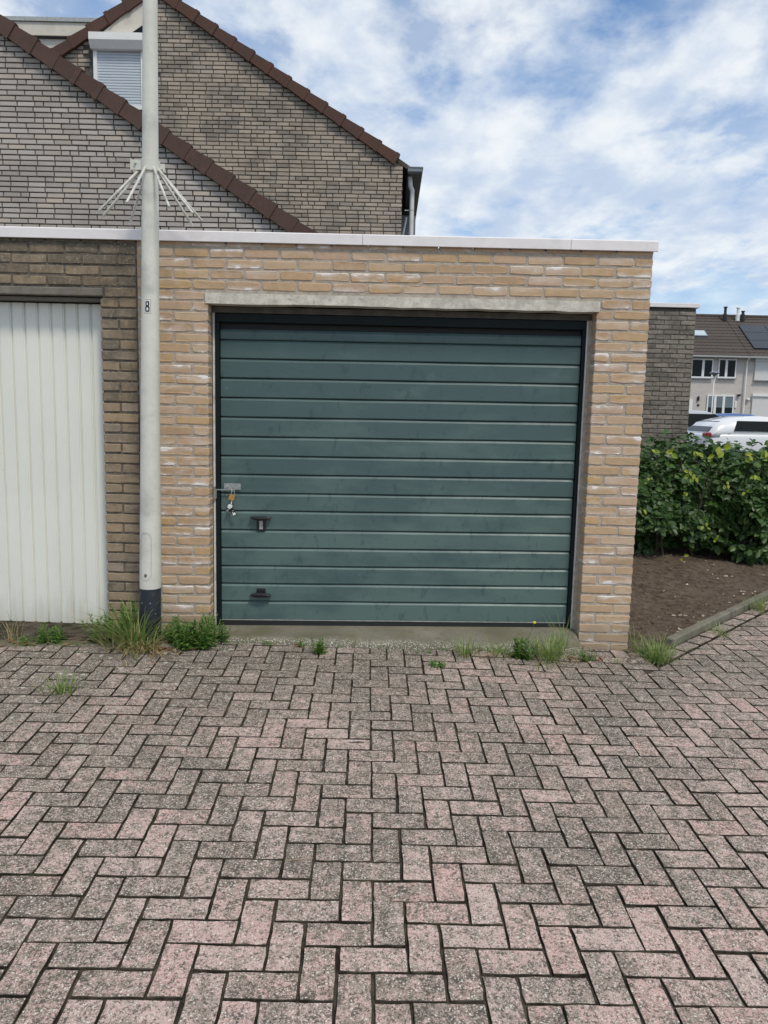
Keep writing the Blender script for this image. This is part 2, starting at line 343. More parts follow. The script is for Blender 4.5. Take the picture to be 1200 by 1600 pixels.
def mat_far_ground(name, a, b):
    m, q = newmat(name); return finish(m, q, q.mix(q.step(q.noise(q.pos, 0.7, 8, 0.6), 0.3, 0.7), a, b), 0.92, q.noise(q.pos, 30, 4), 0.4, 0.01)

X = dict(
    tan=mat_tan_brick(), old=mat_old_brick(),
    hb1=mat_house_brick('pale_house_brick', [(0.375, 0.338, 0.306), (0.463, 0.419, 0.388), (0.413, 0.362, 0.319), (0.512, 0.469, 0.438), (0.438, 0.388, 0.356), (0.525, 0.45, 0.375)], 0.35, (0.25, 0.23, 0.215)),
    hb2=mat_house_brick('grimy_house_brick', [(0.31, 0.259, 0.207), (0.402, 0.339, 0.27), (0.356, 0.299, 0.241), (0.448, 0.374, 0.299), (0.333, 0.293, 0.253)], 0.6, (0.135, 0.128, 0.115)),
    hb3=mat_house_brick('sooty_wall_brick', [(0.16, 0.145, 0.12), (0.22, 0.195, 0.16), (0.19, 0.165, 0.14), (0.25, 0.215, 0.175), (0.145, 0.13, 0.11)], 0.6, (0.085, 0.08, 0.07), 1.3),
    m_tan=mat_mortar('mortar', (0.44, 0.385, 0.325), 0.2), m_old=mat_mortar('dark_mortar', (0.15, 0.13, 0.108), 0.35, (0.55, 0.55, 0.48)),
    m_h=mat_mortar('house_mortar', (0.11, 0.104, 0.096), 0.3), m_h3=mat_mortar('sooty_mortar', (0.10, 0.092, 0.08), 0.25),
    pav=mat_paver(), joint=mat_joint(), soil=mat_soil(), green=mat_green_door(), white=mat_white_door(),
    frame=plain('dark_green_frame', (0.007, 0.013, 0.015), 0.55, 0.2, 8, spec=0.2), black=plain('black_plastic', (0.012, 0.012, 0.013), 0.35, 0.2, 20),
    seal=plain('rubber_seal', (0.015, 0.015, 0.016), 0.7), strip=plain('white_strip', (0.66, 0.65, 0.60), 0.5, 0.12, 20, dirt=(0.3, 0.26, 0.2), dirtamt=0.7),
    alu=plain('coping_aluminium', (0.80, 0.765, 0.765), 0.42, 0.06, 3.0, metal=0.0, spec=0.5, bstr=0.05, dirt=(0.42, 0.38, 0.38), dirtamt=0.35),
    lint=mat_concrete('lintel_concrete', (0.60, 0.57, 0.495), False), soffit=mat_concrete('shaded_soffit_concrete', (0.11, 0.10, 0.085), False), lint2=mat_concrete('mossy_lintel_concrete', (0.23, 0.21, 0.18), False, (0.13, 0.115, 0.085)),  # soffit colour is darkened to hold the shade under the lintel
    sill=mat_concrete('threshold_concrete', (0.205, 0.19, 0.15), True, (0.105, 0.10, 0.055)), apron=mat_concrete('dirty_apron', (0.17, 0.155, 0.115), False, (0.075, 0.075, 0.035)), kerb=mat_concrete('kerb_concrete', (0.20, 0.185, 0.15), False, (0.12, 0.115, 0.075)),
    pole=plain('pale_grey_post', (0.64, 0.635, 0.57), 0.5, 0.08, 5, dirt=(0.36, 0.37, 0.34), dirtamt=0.6), navy=plain('navy_paint', (0.018, 0.024, 0.036), 0.45, 0.25, 15, dirt=(0.1, 0.1, 0.1), dirtamt=0.4),
    galv=plain('galvanised_steel', (0.40, 0.41, 0.39), 0.45, 0.25, 30, metal=0.35), steel=plain('zinc_steel', (0.55, 0.56, 0.56), 0.28, 0.2, 40, metal=0.85),
    spike=plain('painted_spike', (0.58, 0.57, 0.52), 0.5, 0.2, 20, dirt=(0.25, 0.22, 0.17), dirtamt=0.8),
    brass=plain('brass', (0.62, 0.36, 0.11), 0.35, 0.15, 60, metal=0.75), whitep=plain('white_plastic', (0.75, 0.75, 0.73), 0.4, 0.05), print_=plain('black_print', (0.01, 0.01, 0.012), 0.6),
    tile1=mat_tile('brown_verge_tile', (0.082, 0.048, 0.040), (0.098, 0.058, 0.046), (0.06, 0.037, 0.032)), tile2=mat_tile('mossy_verge_tile', (0.10, 0.046, 0.032), (0.085, 0.045, 0.036), (0.05, 0.045, 0.03)),
    roof=mat_tile('roof_tile', (0.08, 0.065, 0.055), (0.07, 0.055, 0.048), (0.045, 0.04, 0.036)), roofd=mat_tile('dark_roof_tile', (0.072, 0.058, 0.049), (0.085, 0.07, 0.06), (0.05, 0.043, 0.038)),
    cream=plain('cream_board', (0.62, 0.58, 0.50), 0.6, 0.06, 2, dirt=(0.4, 0.36, 0.29), dirtamt=0.5), slat=plain('shutter_slat', (0.55, 0.60, 0.66), 0.5, 0.04), wframe=plain('white_frame', (0.80, 0.80, 0.78), 0.45, 0.05),
    gutter=plain('dark_gutter', (0.02, 0.023, 0.028), 0.4), gutterf=plain('grey_gutter_end', (0.18, 0.20, 0.23), 0.4), pvc=plain('grey_white_pipe', (0.58, 0.58, 0.57), 0.45, 0.08, 6, dirt=(0.4, 0.4, 0.37), dirtamt=0.5),
    glass=mat_glass('window_glass'), glassb=mat_glass('pale_glass', (0.16, 0.20, 0.22), 0.08), sheen=mat_glass('skylight_glass', (0.45, 0.52, 0.56), 0.1), solar=plain('solar_cell', (0.022, 0.026, 0.036), 0.18, 0.1, 1.5),
    terr=mat_render_brick(), blind=plain('pale_blind', (0.66, 0.65, 0.63), 0.6, 0.04),
    roofing=plain('roof_felt', (0.06, 0.06, 0.06), 0.95), asphalt=mat_far_ground('asphalt', (0.05, 0.05, 0.05), (0.085, 0.083, 0.08)), ground=mat_far_ground('earth', (0.10, 0.10, 0.065), (0.16, 0.145, 0.10)),
    leaf=mat_leaf('hedge_leaf', [(0.028, 0.070, 0.014), (0.050, 0.115, 0.025), (0.036, 0.088, 0.020), (0.085, 0.16, 0.035), (0.045, 0.10, 0.028)], 0.42, 0.18),
    leafy=mat_leaf('young_leaf', [(0.30, 0.42, 0.04), (0.42, 0.48, 0.06), (0.22, 0.38, 0.05)], 0.5, 0.4), bark=plain('bark', (0.07, 0.055, 0.04), 0.9, 0.3, 30),
    weed=mat_leaf('weed_leaf', [(0.10, 0.22, 0.034), (0.15, 0.29, 0.05), (0.12, 0.25, 0.042), (0.19, 0.33, 0.08)], 0.55, 0.35),
    grass=mat_leaf('grass_blade', [(0.20, 0.31, 0.07), (0.30, 0.40, 0.12), (0.14, 0.26, 0.05), (0.42, 0.47, 0.20)], 0.5, 0.35),
    dry=mat_leaf('dry_straw', [(0.52, 0.40, 0.20), (0.45, 0.33, 0.16), (0.60, 0.50, 0.30)], 0.7, 0.3), chip=plain('wood_chip', (0.50, 0.45, 0.36), 0.9, 0.3, 60), dead=plain('dead_leaf', (0.22, 0.11, 0.055), 0.9, 0.4, 40),
)

# ------------------------------------------------------------------ the lie of the land
def sstep(a, b, v): q = min(1, max(0, (v-a)/(b-a))); return q*q*(3-2*q)
def gz(x, y):
    z = 0.0178+0.042*(y if y < 2 else 2+1.2*(1-math.exp(-(y-2)/1.2)))-0.0123*max(-5, min(x, 7))
    return z-0.022*sstep(1.6, 2.8, x)*sstep(-1.2, -0.1, y)
def gnormal(x, y):
    e = 0.02; return Vector(((gz(x-e, y)-gz(x+e, y))/(2*e), (gz(x, y-e)-gz(x, y+e))/(2*e), 1)).normalized()
def sheet(name, x0, x1, y0, y1, nx, ny, fz, mat, kind='structure', keep=None):
    v = []; f = []
    for j in range(ny+1):
        for i in range(nx+1):
            x = x0+(x1-x0)*i/nx; y = y0+(y1-y0)*j/ny; v.append((x, y, fz(x, y)))
    for j in range(ny):
        for i in range(nx):
            if keep and not keep(x0+(x1-x0)*(i+.5)/nx, y0+(y1-y0)*(j+.5)/ny): continue
            a = j*(nx+1)+i; f.append((a, a+1, a+nx+2, a+nx+1))
    return obj(name, mesh(name, v, f, mat, True), kind=kind)
sheet('ground', -900, 900, -600, 1200, 6, 6, lambda x, y: -0.42, X['ground'])
sheet('road', 5.5, 60, 7.0, 43.0, 10, 10, lambda x, y: 0.0+0.0*(y), X['asphalt'])
pave = sheet('pavement', -9, 12, -9, 3.2, 60, 50, lambda x, y: gz(x, y)-0.009, X['joint'])

# ------------------------------------------------------------------ bricks
def outline(L, H, rng, jit, nl=4, nh=1, cr=0.006):
    p = []
    hx, hz = L/2, H/2
    def side(a, b, n, nrm):
        for i in range(n+1):
            s = i/n; q = (a[0]+(b[0]-a[0])*s+nrm[0]*rng.uniform(-jit, jit*0.6), a[1]+(b[1]-a[1])*s+nrm[1]*rng.uniform(-jit, jit*0.6)); p.append(q)
    c = cr*rng.uniform(0.6, 1.5)
    side((-hx+c, -hz), (hx-c, -hz), nl, (0, -1)); side((hx, -hz+c), (hx, hz-c), nh, (1, 0))
    side((hx-c, hz), (-hx+c, hz), nl, (0, 1)); side((-hx, hz-c), (-hx, -hz+c), nh, (-1, 0))
    return p
def brick_vf(L, H, D, rng, jit, nl, nh, bev, cr, face=0.0015):
    p = outline(L, H, rng, jit, nl, nh, cr); n = len(p)
    v = [(x, D, z) for x, z in p]+[(x, bev, z) for x, z in p]
    kx, kz = (L-2*bev)/L, (H-2*bev)/H
    v += [(x*kx, rng.uniform(-face, face), z*kz) for x, z in p]
    f = [(i, (i+1) % n, (i+1) % n+n, i+n) for i in range(n)]+[(i+n, (i+1) % n+n, (i+1) % n+2*n, i+2*n) for i in range(n)]
    f.append(tuple(range(2*n, 3*n))); return v, f
BC = {}
def brick_mesh(style, L, H, D, mat):
    key = (style, round(L, 3), H, mat.name); var = BC.setdefault(key, [])
    nvar = 6 if L > 0.18 or 0.09 < L < 0.11 else 2
    if len(var) < nvar:
        rng = random.Random(hash((key[1], len(var))) & 0xffff)
        a = dict(tan=(0.0028, 3, 1, 0.004, 0.008), old=(0.0022, 3, 1, 0.003, 0.005), house=(0.0012, 1, 1, 0.003, 0.002))[style]
        v, f = brick_vf(L, H, D, rng, a[0], a[1], a[2], a[3], a[4]); var.append(mesh('brick', v, f, mat, False))
    return random.choice(var)
def course(z, joints, x0, x1, gapj=0.011, minlen=0.03):
    e = [x0]+[j for j in joints if x0+minlen < j < x1-minlen]+[x1]
    for a, b in zip(e[:-1], e[1:]):
        lo = a+(gapj/2 if a > x0+1e-6 else 0); hi = b-(gapj/2 if b < x1-1e-6 else 0)
        yield (lo+hi)/2, hi-lo, z
def lay(items, parent, style, mat, H, D, y=0.0, jz=0.0015, jy=0.0012):
    for x, L, z in items:
        obj('brick', brick_mesh(style, L, H, D, mat), parent, (x, y+random.uniform(-jy, jy), z+random.uniform(-jz, jz)), (random.uniform(-.004, .004), random.uniform(-.006, .006), random.uniform(-.003, .003)))

OL, OR, WE, NJ = 0.0, 2.4336, 2.765, -0.445           # opening, wall end, joint with the neighbour
LT0, LT1 = 2.137, 2.200                                # lintel
GD = 5.15                                              # depth of the garages
# ---------------- the tan garage
gar = empty('garage', (1.1, 0.0, 0.0), 'tan brick single garage with a green panelled door and white roof edge', 'garage')
gar.location = (0, 0, 0)
core = MB()
core.box(NJ+0.003, OL-0.004, 0.0035, 0.16, -0.35, 2.52).box(OR+0.004, WE-0.004, 0.0035, 0.16, -0.35, 2.5).box(OL-0.004, OR+0.004, 0.0035, 0.16, LT1-0.004, 2.5)
core.box(WE-0.16, WE-0.004, 0.162, GD, -0.35, 2.5).box(NJ+0.003, NJ+0.11, 0.162, GD, -0.35, 2.5).box(NJ+0.112, WE-0.162, GD-0.1, GD, -0.35, 2.5)
core.o('wall', X['m_tan'], gar)
MB().box(NJ+0.115, WE-0.165, 0.165, GD-0.105, 2.40, 2.46).o('roof', X['roofing'], gar)
ODD = [-0.105+0.22*i for i in range(-6, 20)]; EVEN = [0.005+0.22*i for i in range(-6, 20)]
items = []
for k in range(-4, 38):
    z = 0.103+0.065*k; J = [j+random.uniform(-.004, .004) for j in (ODD if k % 2 else EVEN)]
    if k <= 31:
        items += list(course(z, J, NJ+0.006, OL)); items += list(course(z, [j if abs(j-2.425) > .03 else -9 for j in J], OR, WE))
    elif k == 32:
        items += list(course(z, J, NJ+0.006, OL-0.024)); items += list(course(z, J, OR+0.026, WE))
    else: items += list(course(z, J, NJ+0.006, WE))
lay(items, gar, 'tan', X['tan'], 0.0535, 0.1)
for y0 in range(8):          # the side wall beside the flower bed, seen only from a step to the side
    pass
side = []
for k in range(-4, 38):
    z = 0.103+0.065*k; J = [0.0+0.22*i+(0.11 if k % 2 else 0) for i in range(0, 26)]
    side += list(course(z, J, 0.108, 5.1))
sb = MB(); rg = random.Random(3)
for s, L, z in side: sb.box(WE-0.10, WE, s-L/2, s+L/2, z-0.0265, z+0.0265, 0.003)
sb.o('side_brickwork', X['tan'], gar, kind='stuff')
lm = MB(); n = 26; LX0, LX1 = -0.018, 2.450
top = [(LX0+(LX1-LX0)*i/n, LT1+random.uniform(-.001, .001)) for i in range(n+1)]; bot = [(LX0+(LX1-LX0)*i/n, LT0+random.uniform(-.004, .003)) for i in range(n+1)]
for i in range(n):
    v = [(bot[i][0], -0.008, bot[i][1]), (bot[i+1][0], -0.008, bot[i+1][1]), (top[i+1][0], -0.008, top[i+1][1]), (top[i][0], -0.008, top[i][1])]
    v += [(a, 0.1, c) for a, _, c in v]; lm.add(v, [(0, 1, 2, 3), (0, 4, 5, 1), (3, 2, 6, 7), (4, 7, 6, 5)]+([(0, 3, 7, 4)] if i == 0 else [])+([(1, 5, 6, 2)] if i == n-1 else []))
lm.o('lintel', X['lint'], gar)
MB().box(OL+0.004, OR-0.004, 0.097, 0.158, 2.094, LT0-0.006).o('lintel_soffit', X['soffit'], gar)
def coping(x0, x1, parent, z0=2.505, z1=2.570, y=-0.022, yb=0.16, end=False):
    prof = [(y, z0), (y-0.002, z0+0.002), (y-0.002, z1-0.006), (y+0.004, z1), (yb, z1-0.008), (yb, z1-0.03), (y+0.008, z1-0.012), (y+0.008, z0)]
    return MB().extr(prof, x0, x1).o('coping', X['alu'], parent)
for a, b in ((-0.372, 0.96), (0.9625, 2.245), (2.2475, WE+0.018)): coping(a, b, gar)
MB().box(WE+0.006, WE+0.018, 0.165, GD, 2.505, 2.568).o('side_coping', X['alu'], gar)

# the door: panels hang between a left height and a right height (the threshold slopes)
SEAM = [1.996, 1.928, 1.808, 1.684, 1.558, 1.432, 1.305, 1.179, 1.056, 0.932, 0.814, 0.686, 0.564, 0.441, 0.320, 0.199, 0.069]
DX0, DX1, DY = 0.050, 2.376, 0.125
def dz(z, x): return z+(0.030*(1-z/2.1)+0.004)*(x-DX0)/(DX1-DX0)*1.0
dm = MB(); dm.box(DX0+0.004, DX1-0.004, DY+0.012, DY+0.03, 0.1, 1.99)
door = dm.o('door', X['frame'], gar); door['label'] = 'dark green panelled up-and-over garage door'
for i in range(len(SEAM)-1):
    zt, zb = SEAM[i], SEAM[i+1]; h = zt-zb
    prof = [(DY+0.011, zb+0.0005), (DY+0.004, zb+0.0015), (DY, zb+0.006), (DY, zt-0.019), (DY+0.001, zt-0.017), (DY+0.009, zt-0.0065), (DY+0.0115, zt-0.003)]
    v = []; f = []; nx = 8; npf = len(prof)
    for k in range(nx+1):
        x = DX0+(DX1-DX0)*k/nx; wv = 0.0012*math.sin(k*1.7+i*2.1)
        v += [(x, y+wv, dz(z, x)) for y, z in prof]
    for k in range(nx):
        for q in range(npf-1): f.append((k*npf+q, (k+1)*npf+q, (k+1)*npf+q+1, k*npf+q+1))
    obj('door_panel', mesh('door_panel', v, f, X['green']), door)
for a, b, z in ((0.018, DX0-0.004, 0.02), (DX1+0.004, 2.402, 0.06)): MB().box(a, b, 0.105, 0.155, z, 2.034).o('door_frame', X['frame'], gar)
MB().box(2.414, OR+0.0035, 0.1015, 0.1595, -0.1, LT0).o('jamb_mortar', X['m_tan'], gar)
MB().box(0.0185, 2.402, 0.102, 0.155, 2.035, 2.0925, 0.004).o('head_frame', X['frame'], gar)
MB().box(0.019, 2.40, 0.150, 0.157, 1.90, 2.034).o('head_gap', X['seal'], gar)
for a, b in ((0.003, 0.0175), (2.4025, 2.4135)): MB().box(a, b, 0.108, 0.150, 0.0, 2.11).o('jamb_strip', X['strip'], gar)
bs = MB()
v = [(DX0, DY-0.002, 0.066), (DX1, DY-0.002, 0.098), (DX1, DY-0.002, 0.104), (DX0, DY-0.002, 0.072), (DX0, DY+0.02, 0.072), (DX1, DY+0.02, 0.104)]
bs.add(v, [(0, 1, 2, 3), (3, 2, 5, 4)]); bs.o('bottom_trim', X['galv'], door)
MB().add([(DX0, DY, 0.018), (DX1, DY, 0.05), (DX1, DY, 0.0975), (DX0, DY, 0.0655), (DX0, DY+0.02, 0.018), (DX1, DY+0.02, 0.05), (DX1, DY+0.02, 0.0975), (DX0, DY+0.02, 0.0655)], [(0, 1, 2, 3), (0, 4, 5, 1), (3, 2, 6, 7)]).o('bottom_seal', X['seal'], door)
def wing(zc, up, name):
    hm = MB(); n = 10; v = []; f = []
    prof = []
    for i in range(n+1):
        s = -1+2*i/n; hw = 0.013*(1-abs(s)**2.6)+0.002; dp = 0.028*(1-0.35*s*s)
        x = 0.315+0.070*s; zz = zc-0.006*(1-s*s)*(1 if up else -1)
        v += [(x, DY-dp-0.014, zz-hw), (x, DY-dp-0.018, zz), (x, DY-dp-0.014, zz+hw), (x, DY-dp+0.010, zz+hw*0.8), (x, DY-dp+0.012, zz), (x, DY-dp+0.010, zz-hw*0.8)]
    for i in range(n):
        for q in range(6): f.append((i*6+q, i*6+(q+1) % 6, (i+1)*6+(q+1) % 6, (i+1)*6+q))
    f += [tuple(range(6))[::-1], tuple(range(n*6, n*6+6))]
    hm.add(v, f)
    if up: hm.box(0.287, 0.345, DY-0.012, DY+0.004, zc-0.090, zc+0.004, 0.004).box(0.302, 0.328, DY-0.040, DY-0.008, zc-0.014, zc+0.006, 0.003)
    else: hm.box(0.287, 0.345, DY-0.012, DY+0.004, zc-0.014, zc+0.045, 0.004).box(0.302, 0.328, DY-0.040, DY-0.008, zc-0.006, zc+0.014, 0.003)
    return hm.o(name, X['black'], door)
hd = wing(0.776, True, 'handle'); wing(0.247, False, 'foot_handle')
MB().box(0.304, 0.328, DY-0.0135, DY-0.0105, 0.694, 0.752, 0.001).o('lock_plate', X['galv'], door)
hp = MB(); hp.box(0.068, 0.180, DY-0.006, DY+0.002, 0.952, 0.995, 0.002).box(0.020, 0.130, DY-0.028, DY-0.022, 0.951, 0.958)
hp.tube([(0.085, DY-0.02, 0.973), (0.085, DY-0.004, 0.973)], 0.010, 10).tube([(0.163, DY-0.013, 0.973), (0.163, DY-0.004, 0.973)], 0.015, 12).tube([(0.115, DY-0.008, 0.968), (0.12, DY-0.030, 0.962), (0.128, DY-0.030, 0.947), (0.122, DY-0.008, 0.942)], 0.0045, 6)
hp.tube([(0.02, DY-0.025, 0.955), (0.02, DY-0.025, 0.895)], 0.004, 6).box(0.004, 0.0175, 0.095, 0.112, 0.885, 0.975)
hp.o('hasp', X['steel'], door)
pl = empty('padlock', (0.135, DY-0.03, 0.945), 'small brass padlock hanging from the hasp with a key in it', 'padlock')
MB().tube([(-0.012, 0, -0.022), (-0.013, 0, 0.004), (-0.006, 0, 0.014), (0.004, 0, 0.012), (0.008, 0, 0.0), (0.008, 0, -0.022)], 0.003, 6).o('shackle', X['steel'], pl)
MB().box(-0.019, 0.019, -0.008, 0.008, -0.060, -0.022, 0.002).o('lock_body', X['brass'], pl, rot=(0, 0.30, 0.5))
ky = empty('key_ring', (0.122, DY-0.038, 0.868), 'bunch with a white key, a key and a black tag below the padlock', 'keys')
MB().tube([(0.0, 0.0, 0.012), (0.004, 0, -0.006)], 0.004, 6).box(-0.014, 0.016, -0.003, 0.003, -0.036, -0.008, 0.006).o('key_head', X['whitep'], ky, rot=(0, 0.35, 0))
MB().box(-0.004, 0.004, -0.0015, 0.0015, -0.035, 0.0).box(-0.008, -0.004, -0.0015, 0.0015, -0.034, -0.026).o('key_blade', X['steel'], ky, loc=(-0.006, 0.002, -0.030), rot=(0, 0.7, 0))
MB().box(-0.014, 0.014, -0.003, 0.003, -0.055, 0.0, 0.003).o('key_tag', X['black'], ky, loc=(0.0, -0.004, -0.034), rot=(0, -0.55, 0))
MB().box(-0.010, 0.010, -0.0045, -0.0035, -0.050, -0.034).box(-0.006, -0.001, -0.0045, -0.0035, -0.030, -0.025).box(0.002, 0.006, -0.0045, -0.0035, -0.022, -0.018).o('tag_label', X['whitep'], ky, loc=(0.0, -0.004, -0.034), rot=(0, -0.55, 0))
MB().tube([(0.012, 0.004, 0.03), (0.0, 0.0, 0.018), (0.006, 0.0, 0.006)], 0.0035, 6).o('ring', X['brass'], ky)
# threshold
v = []; f = []; n = 40
for i in range(n+1):
    x = OL+0.008+(OR-OL-0.016)*i/n; zt = 0.026+0.040*i/n; zq = gz(x, -0.17)+0.022; e = 0.006*mnoise.noise((x*9, 1.3, 0)); zf = gz(x, -0.2)
    v += [(x, 0.16, zt+0.004), (x, 0.11, zt+0.003), (x, 0.0, zt*.72+zq*.28+e*.3), (x, -0.10, zt*.3+zq*.7+e*.4), (x, -0.165+e, zq), (x, -0.18+e, zq-0.012), (x, -0.182+e, zf-0.12)]
for i in range(n):
    for q in range(6): f.append((i*7+q, i*7+q+1, (i+1)*7+q+1, (i+1)*7+q))
obj('threshold', mesh('threshold', v, f, X['sill'], True), gar)

# ---------------- the neighbouring garage on the left
NL, NR = -3.07, -0.677
g2 = empty('garage', (0, 0, 0), 'older dark stained brick garage with a white ribbed door, left of the lamp post', 'garage')
c2 = MB(); c2.box(NR+0.006, NJ, 0.007, 0.16, -0.35, 2.5).box(NL-0.6, NL-0.006, 0.007, 0.16, -0.35, 2.5).box(NL-0.006, NR+0.006, 0.007, 0.16, 2.212, 2.5).box(NL-0.6, NL-0.5, 0.162, GD, -0.35, 2.5).box(NL-0.498, NJ, GD-0.1, GD, -0.35, 2.5)
c2.o('wall', X['m_old'], g2)
MB().box(NL-0.498, NJ-0.001, 0.165, GD-0.105, 2.40, 2.46).o('roof', X['roofing'], g2)
items = []
for k in range(-4, 38):
    z = 0.112+0.065*k; par = k % 2
    J = [NR-0.0+0.11*par+0.22*i+random.uniform(-.004, .004) for i in range(-16, 4)]
    if k <= 31:
        items += list(course(z, [NR+0.115] if par else [], NR, NJ-0.006)); items += list(course(z, [j for j in J if j < NL-0.03], NL-0.6, NL))
    elif k == 32: items += list(course(z, J, NR+0.028, NJ-0.006)); items += list(course(z, J, NL-0.6, NL-0.03))
    else: items += list(course(z, J, NL-0.6, NJ-0.006))
lay(items, g2, 'old', X['old'], 0.0535, 0.1, y=0.001, jz=0.002, jy=0.002)
MB().box(NL-0.02, NR+0.018, -0.012, 0.1, 2.165, 2.213, 0.004).o('lintel', X['lint2'], g2)
MB().box(NL+0.004, NR-0.004, 0.035, 0.158, 2.138, 2.158).o('lintel_soffit', X['lint2'], g2)
for a, b in ((NL-0.6, -1.9), (-1.8975, -0.3745)): coping(a, b, g2)
ND = MB(); ND.box(NL+0.02, NR-0.012, 0.128, 0.15, -0.02, 2.1)
nd = ND.o('door', X['galv'], g2); nd['label'] = 'white up-and-over garage door with vertical ribs'
px = NR-0.014
while px > NL+0.05:
    wd = 0.0855; a, b = px-wd, px
    prof = [(a, 0.124), (a+0.006, 0.124), (a+0.010, 0.108), (b-0.014, 0.108), (b-0.011, 0.113), (b-0.006, 0.113), (b-0.003, 0.124), (b, 0.124)]
    v = [(x, y, 0.004) for x, y in prof]+[(x, y, 2.128) for x, y in prof]; n = len(prof)
    obj('door_panel', mesh('door_panel', v, [(i, i+1, i+1+n, i+n) for i in range(n-1)], X['white']), nd)
    px -= wd
MB().box(NL+0.02, NR-0.012, 0.100, 0.126, -0.024, -0.002, 0.003).o('bottom_rail', X['white'], nd)
for a, b in ((NL+0.003, NL+0.018), (NR-0.0115, NR-0.002)): MB().box(a, b, 0.104, 0.15, -0.04, 2.138).o('jamb_strip', X['white'], g2)
v = []; f = []; n = 50
for i in range(n+1):
    x = NL+0.01+(NJ-0.06-NL)*i/n; e = 0.012*mnoise.noise((x*7, 3.3, 0))
    v += [(x, 0.15, -0.042), (x, 0.06, -0.040+e*.2), (x, -0.02, -0.028+e*.3), (x, -0.16, gz(x, -.16)-0.018+e*.5), (x, -0.34+e*2-0.10*sstep(-0.9, -1.4, x), gz(x, -.34)+0.001), (x, -0.46, gz(x, -.46)-0.03)]
for i in range(n):
    for q in range(5): f.append((i*6+q, i*6+q+1, (i+1)*6+q+1, (i+1)*6+q))
obj('apron', mesh('apron', v, f, X['apron'], True), g2)

# ------------------------------------------------------------------ paving in herringbone, flower bed, kerb
GX, GY, GU, GR = 1.1038, -1.7794, 0.105, 0.0266
EDGE = [(-9, -0.45), (-1.2, -0.41), (-0.75, -0.33), (-0.45, -0.24), (-0.40, -0.10), (0.0, -0.10), (0.03, -0.19), (1.15, -0.195), (2.36, -0.15), (2.42, -0.03), (2.80, -0.02), (2.93, -0.02)]
def edge_y(x):
    for (a, b), (c, d) in zip(EDGE[:-1], EDGE[1:]):
        if a <= x <= c: return b+(d-b)*(x-a)/(c-a)
    return EDGE[-1][1]
KA, KB = Vector((3.092, 0.098)), Vector((4.209, 1.232)); KD = (KB-KA).normalized(); KN = Vector((KD.y, -KD.x))     # KN points to the paving
def clip(poly, p, nrm):       # keep the side where (q-p).nrm >= 0
    out = []
    for i, a in enumerate(poly):
        b = poly[(i+1) % len(poly)]; da = (a-p).dot(nrm); db = (b-p).dot(nrm)
        if da >= 0: out.append(a)
        if (da >= 0) != (db >= 0): out.append(a+(b-a)*(da/(da-db)))
    return out
def area(p): return 0.5*abs(sum(p[i].x*p[(i+1) % len(p)].y-p[(i+1) % len(p)].x*p[i].y for i in range(len(p)))) if len(p) > 2 else 0
def to_world(a, b): return Vector((GX+a*math.cos(GR)-b*math.sin(GR), GY+a*math.sin(GR)+b*math.cos(GR)))
PVAR = {}
def paver_vf(poly, rng, ch=0.0013, th=0.05):
    n = len(poly); c = sum(poly, Vector((0, 0)))/n
    top = [c+(p-c)*(1-ch*1.7/max(0.03, (p-c).length)) for p in poly]
    v = [(p.x, p.y, -th) for p in poly]+[(p.x, p.y, -ch*rng.uniform(.6, 1.3)) for p in poly]+[(p.x, p.y, rng.uniform(-.0008, .0008)) for p in top]
    f = [(i, (i+1) % n, (i+1) % n+n, i+n) for i in range(n)]+[(i+n, (i+1) % n+n, (i+1) % n+2*n, i+2*n) for i in range(n)]+[tuple(range(2*n, 3*n))]
    return v, f
def rect_poly(L, W, rng, jit=0.0021):
    pts = []
    for (ax, ay, bx, by, n) in ((-L, -W, L, -W, 5), (L, -W, L, W, 3), (L, W, -L, W, 5), (-L, W, -L, -W, 3)):
        for i in range(n):
            s = i/n; k_ = 1-(rng.uniform(0.0, 0.05) if i == 0 else 0); pts.append(Vector(((ax+(bx-ax)*s)/2*(k_ if L < W else 1-(1-k_)*.5)+rng.uniform(-jit, jit), (ay+(by-ay)*s)/2*k_+rng.uniform(-jit, jit))))
    return pts
def joint_sides(me, n):  # sides and rim take the dark joint material, so joints read wider
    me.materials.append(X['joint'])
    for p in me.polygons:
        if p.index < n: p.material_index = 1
pvars = []
for k in range(14):
    rng = random.Random(100+k); v, f = paver_vf(rect_poly(0.2024, 0.0977, rng), rng); pvars.append(mesh('paver', v, f, X['pav'])); joint_sides(pvars[-1], 2*len(rect_poly(1, 1, rng)))
cands = []; rest = MB(); FL = []
def seen(P, m=0):
    d = np.array(P)-CAM; z = d@FW
    if z < 0.2: return None
    u = 600+FPX*(d@RT)/z; vv = 800-FPX*(d@UP)/z
    return (z, -m < u < 1200+m and -m < vv < 1600+m)
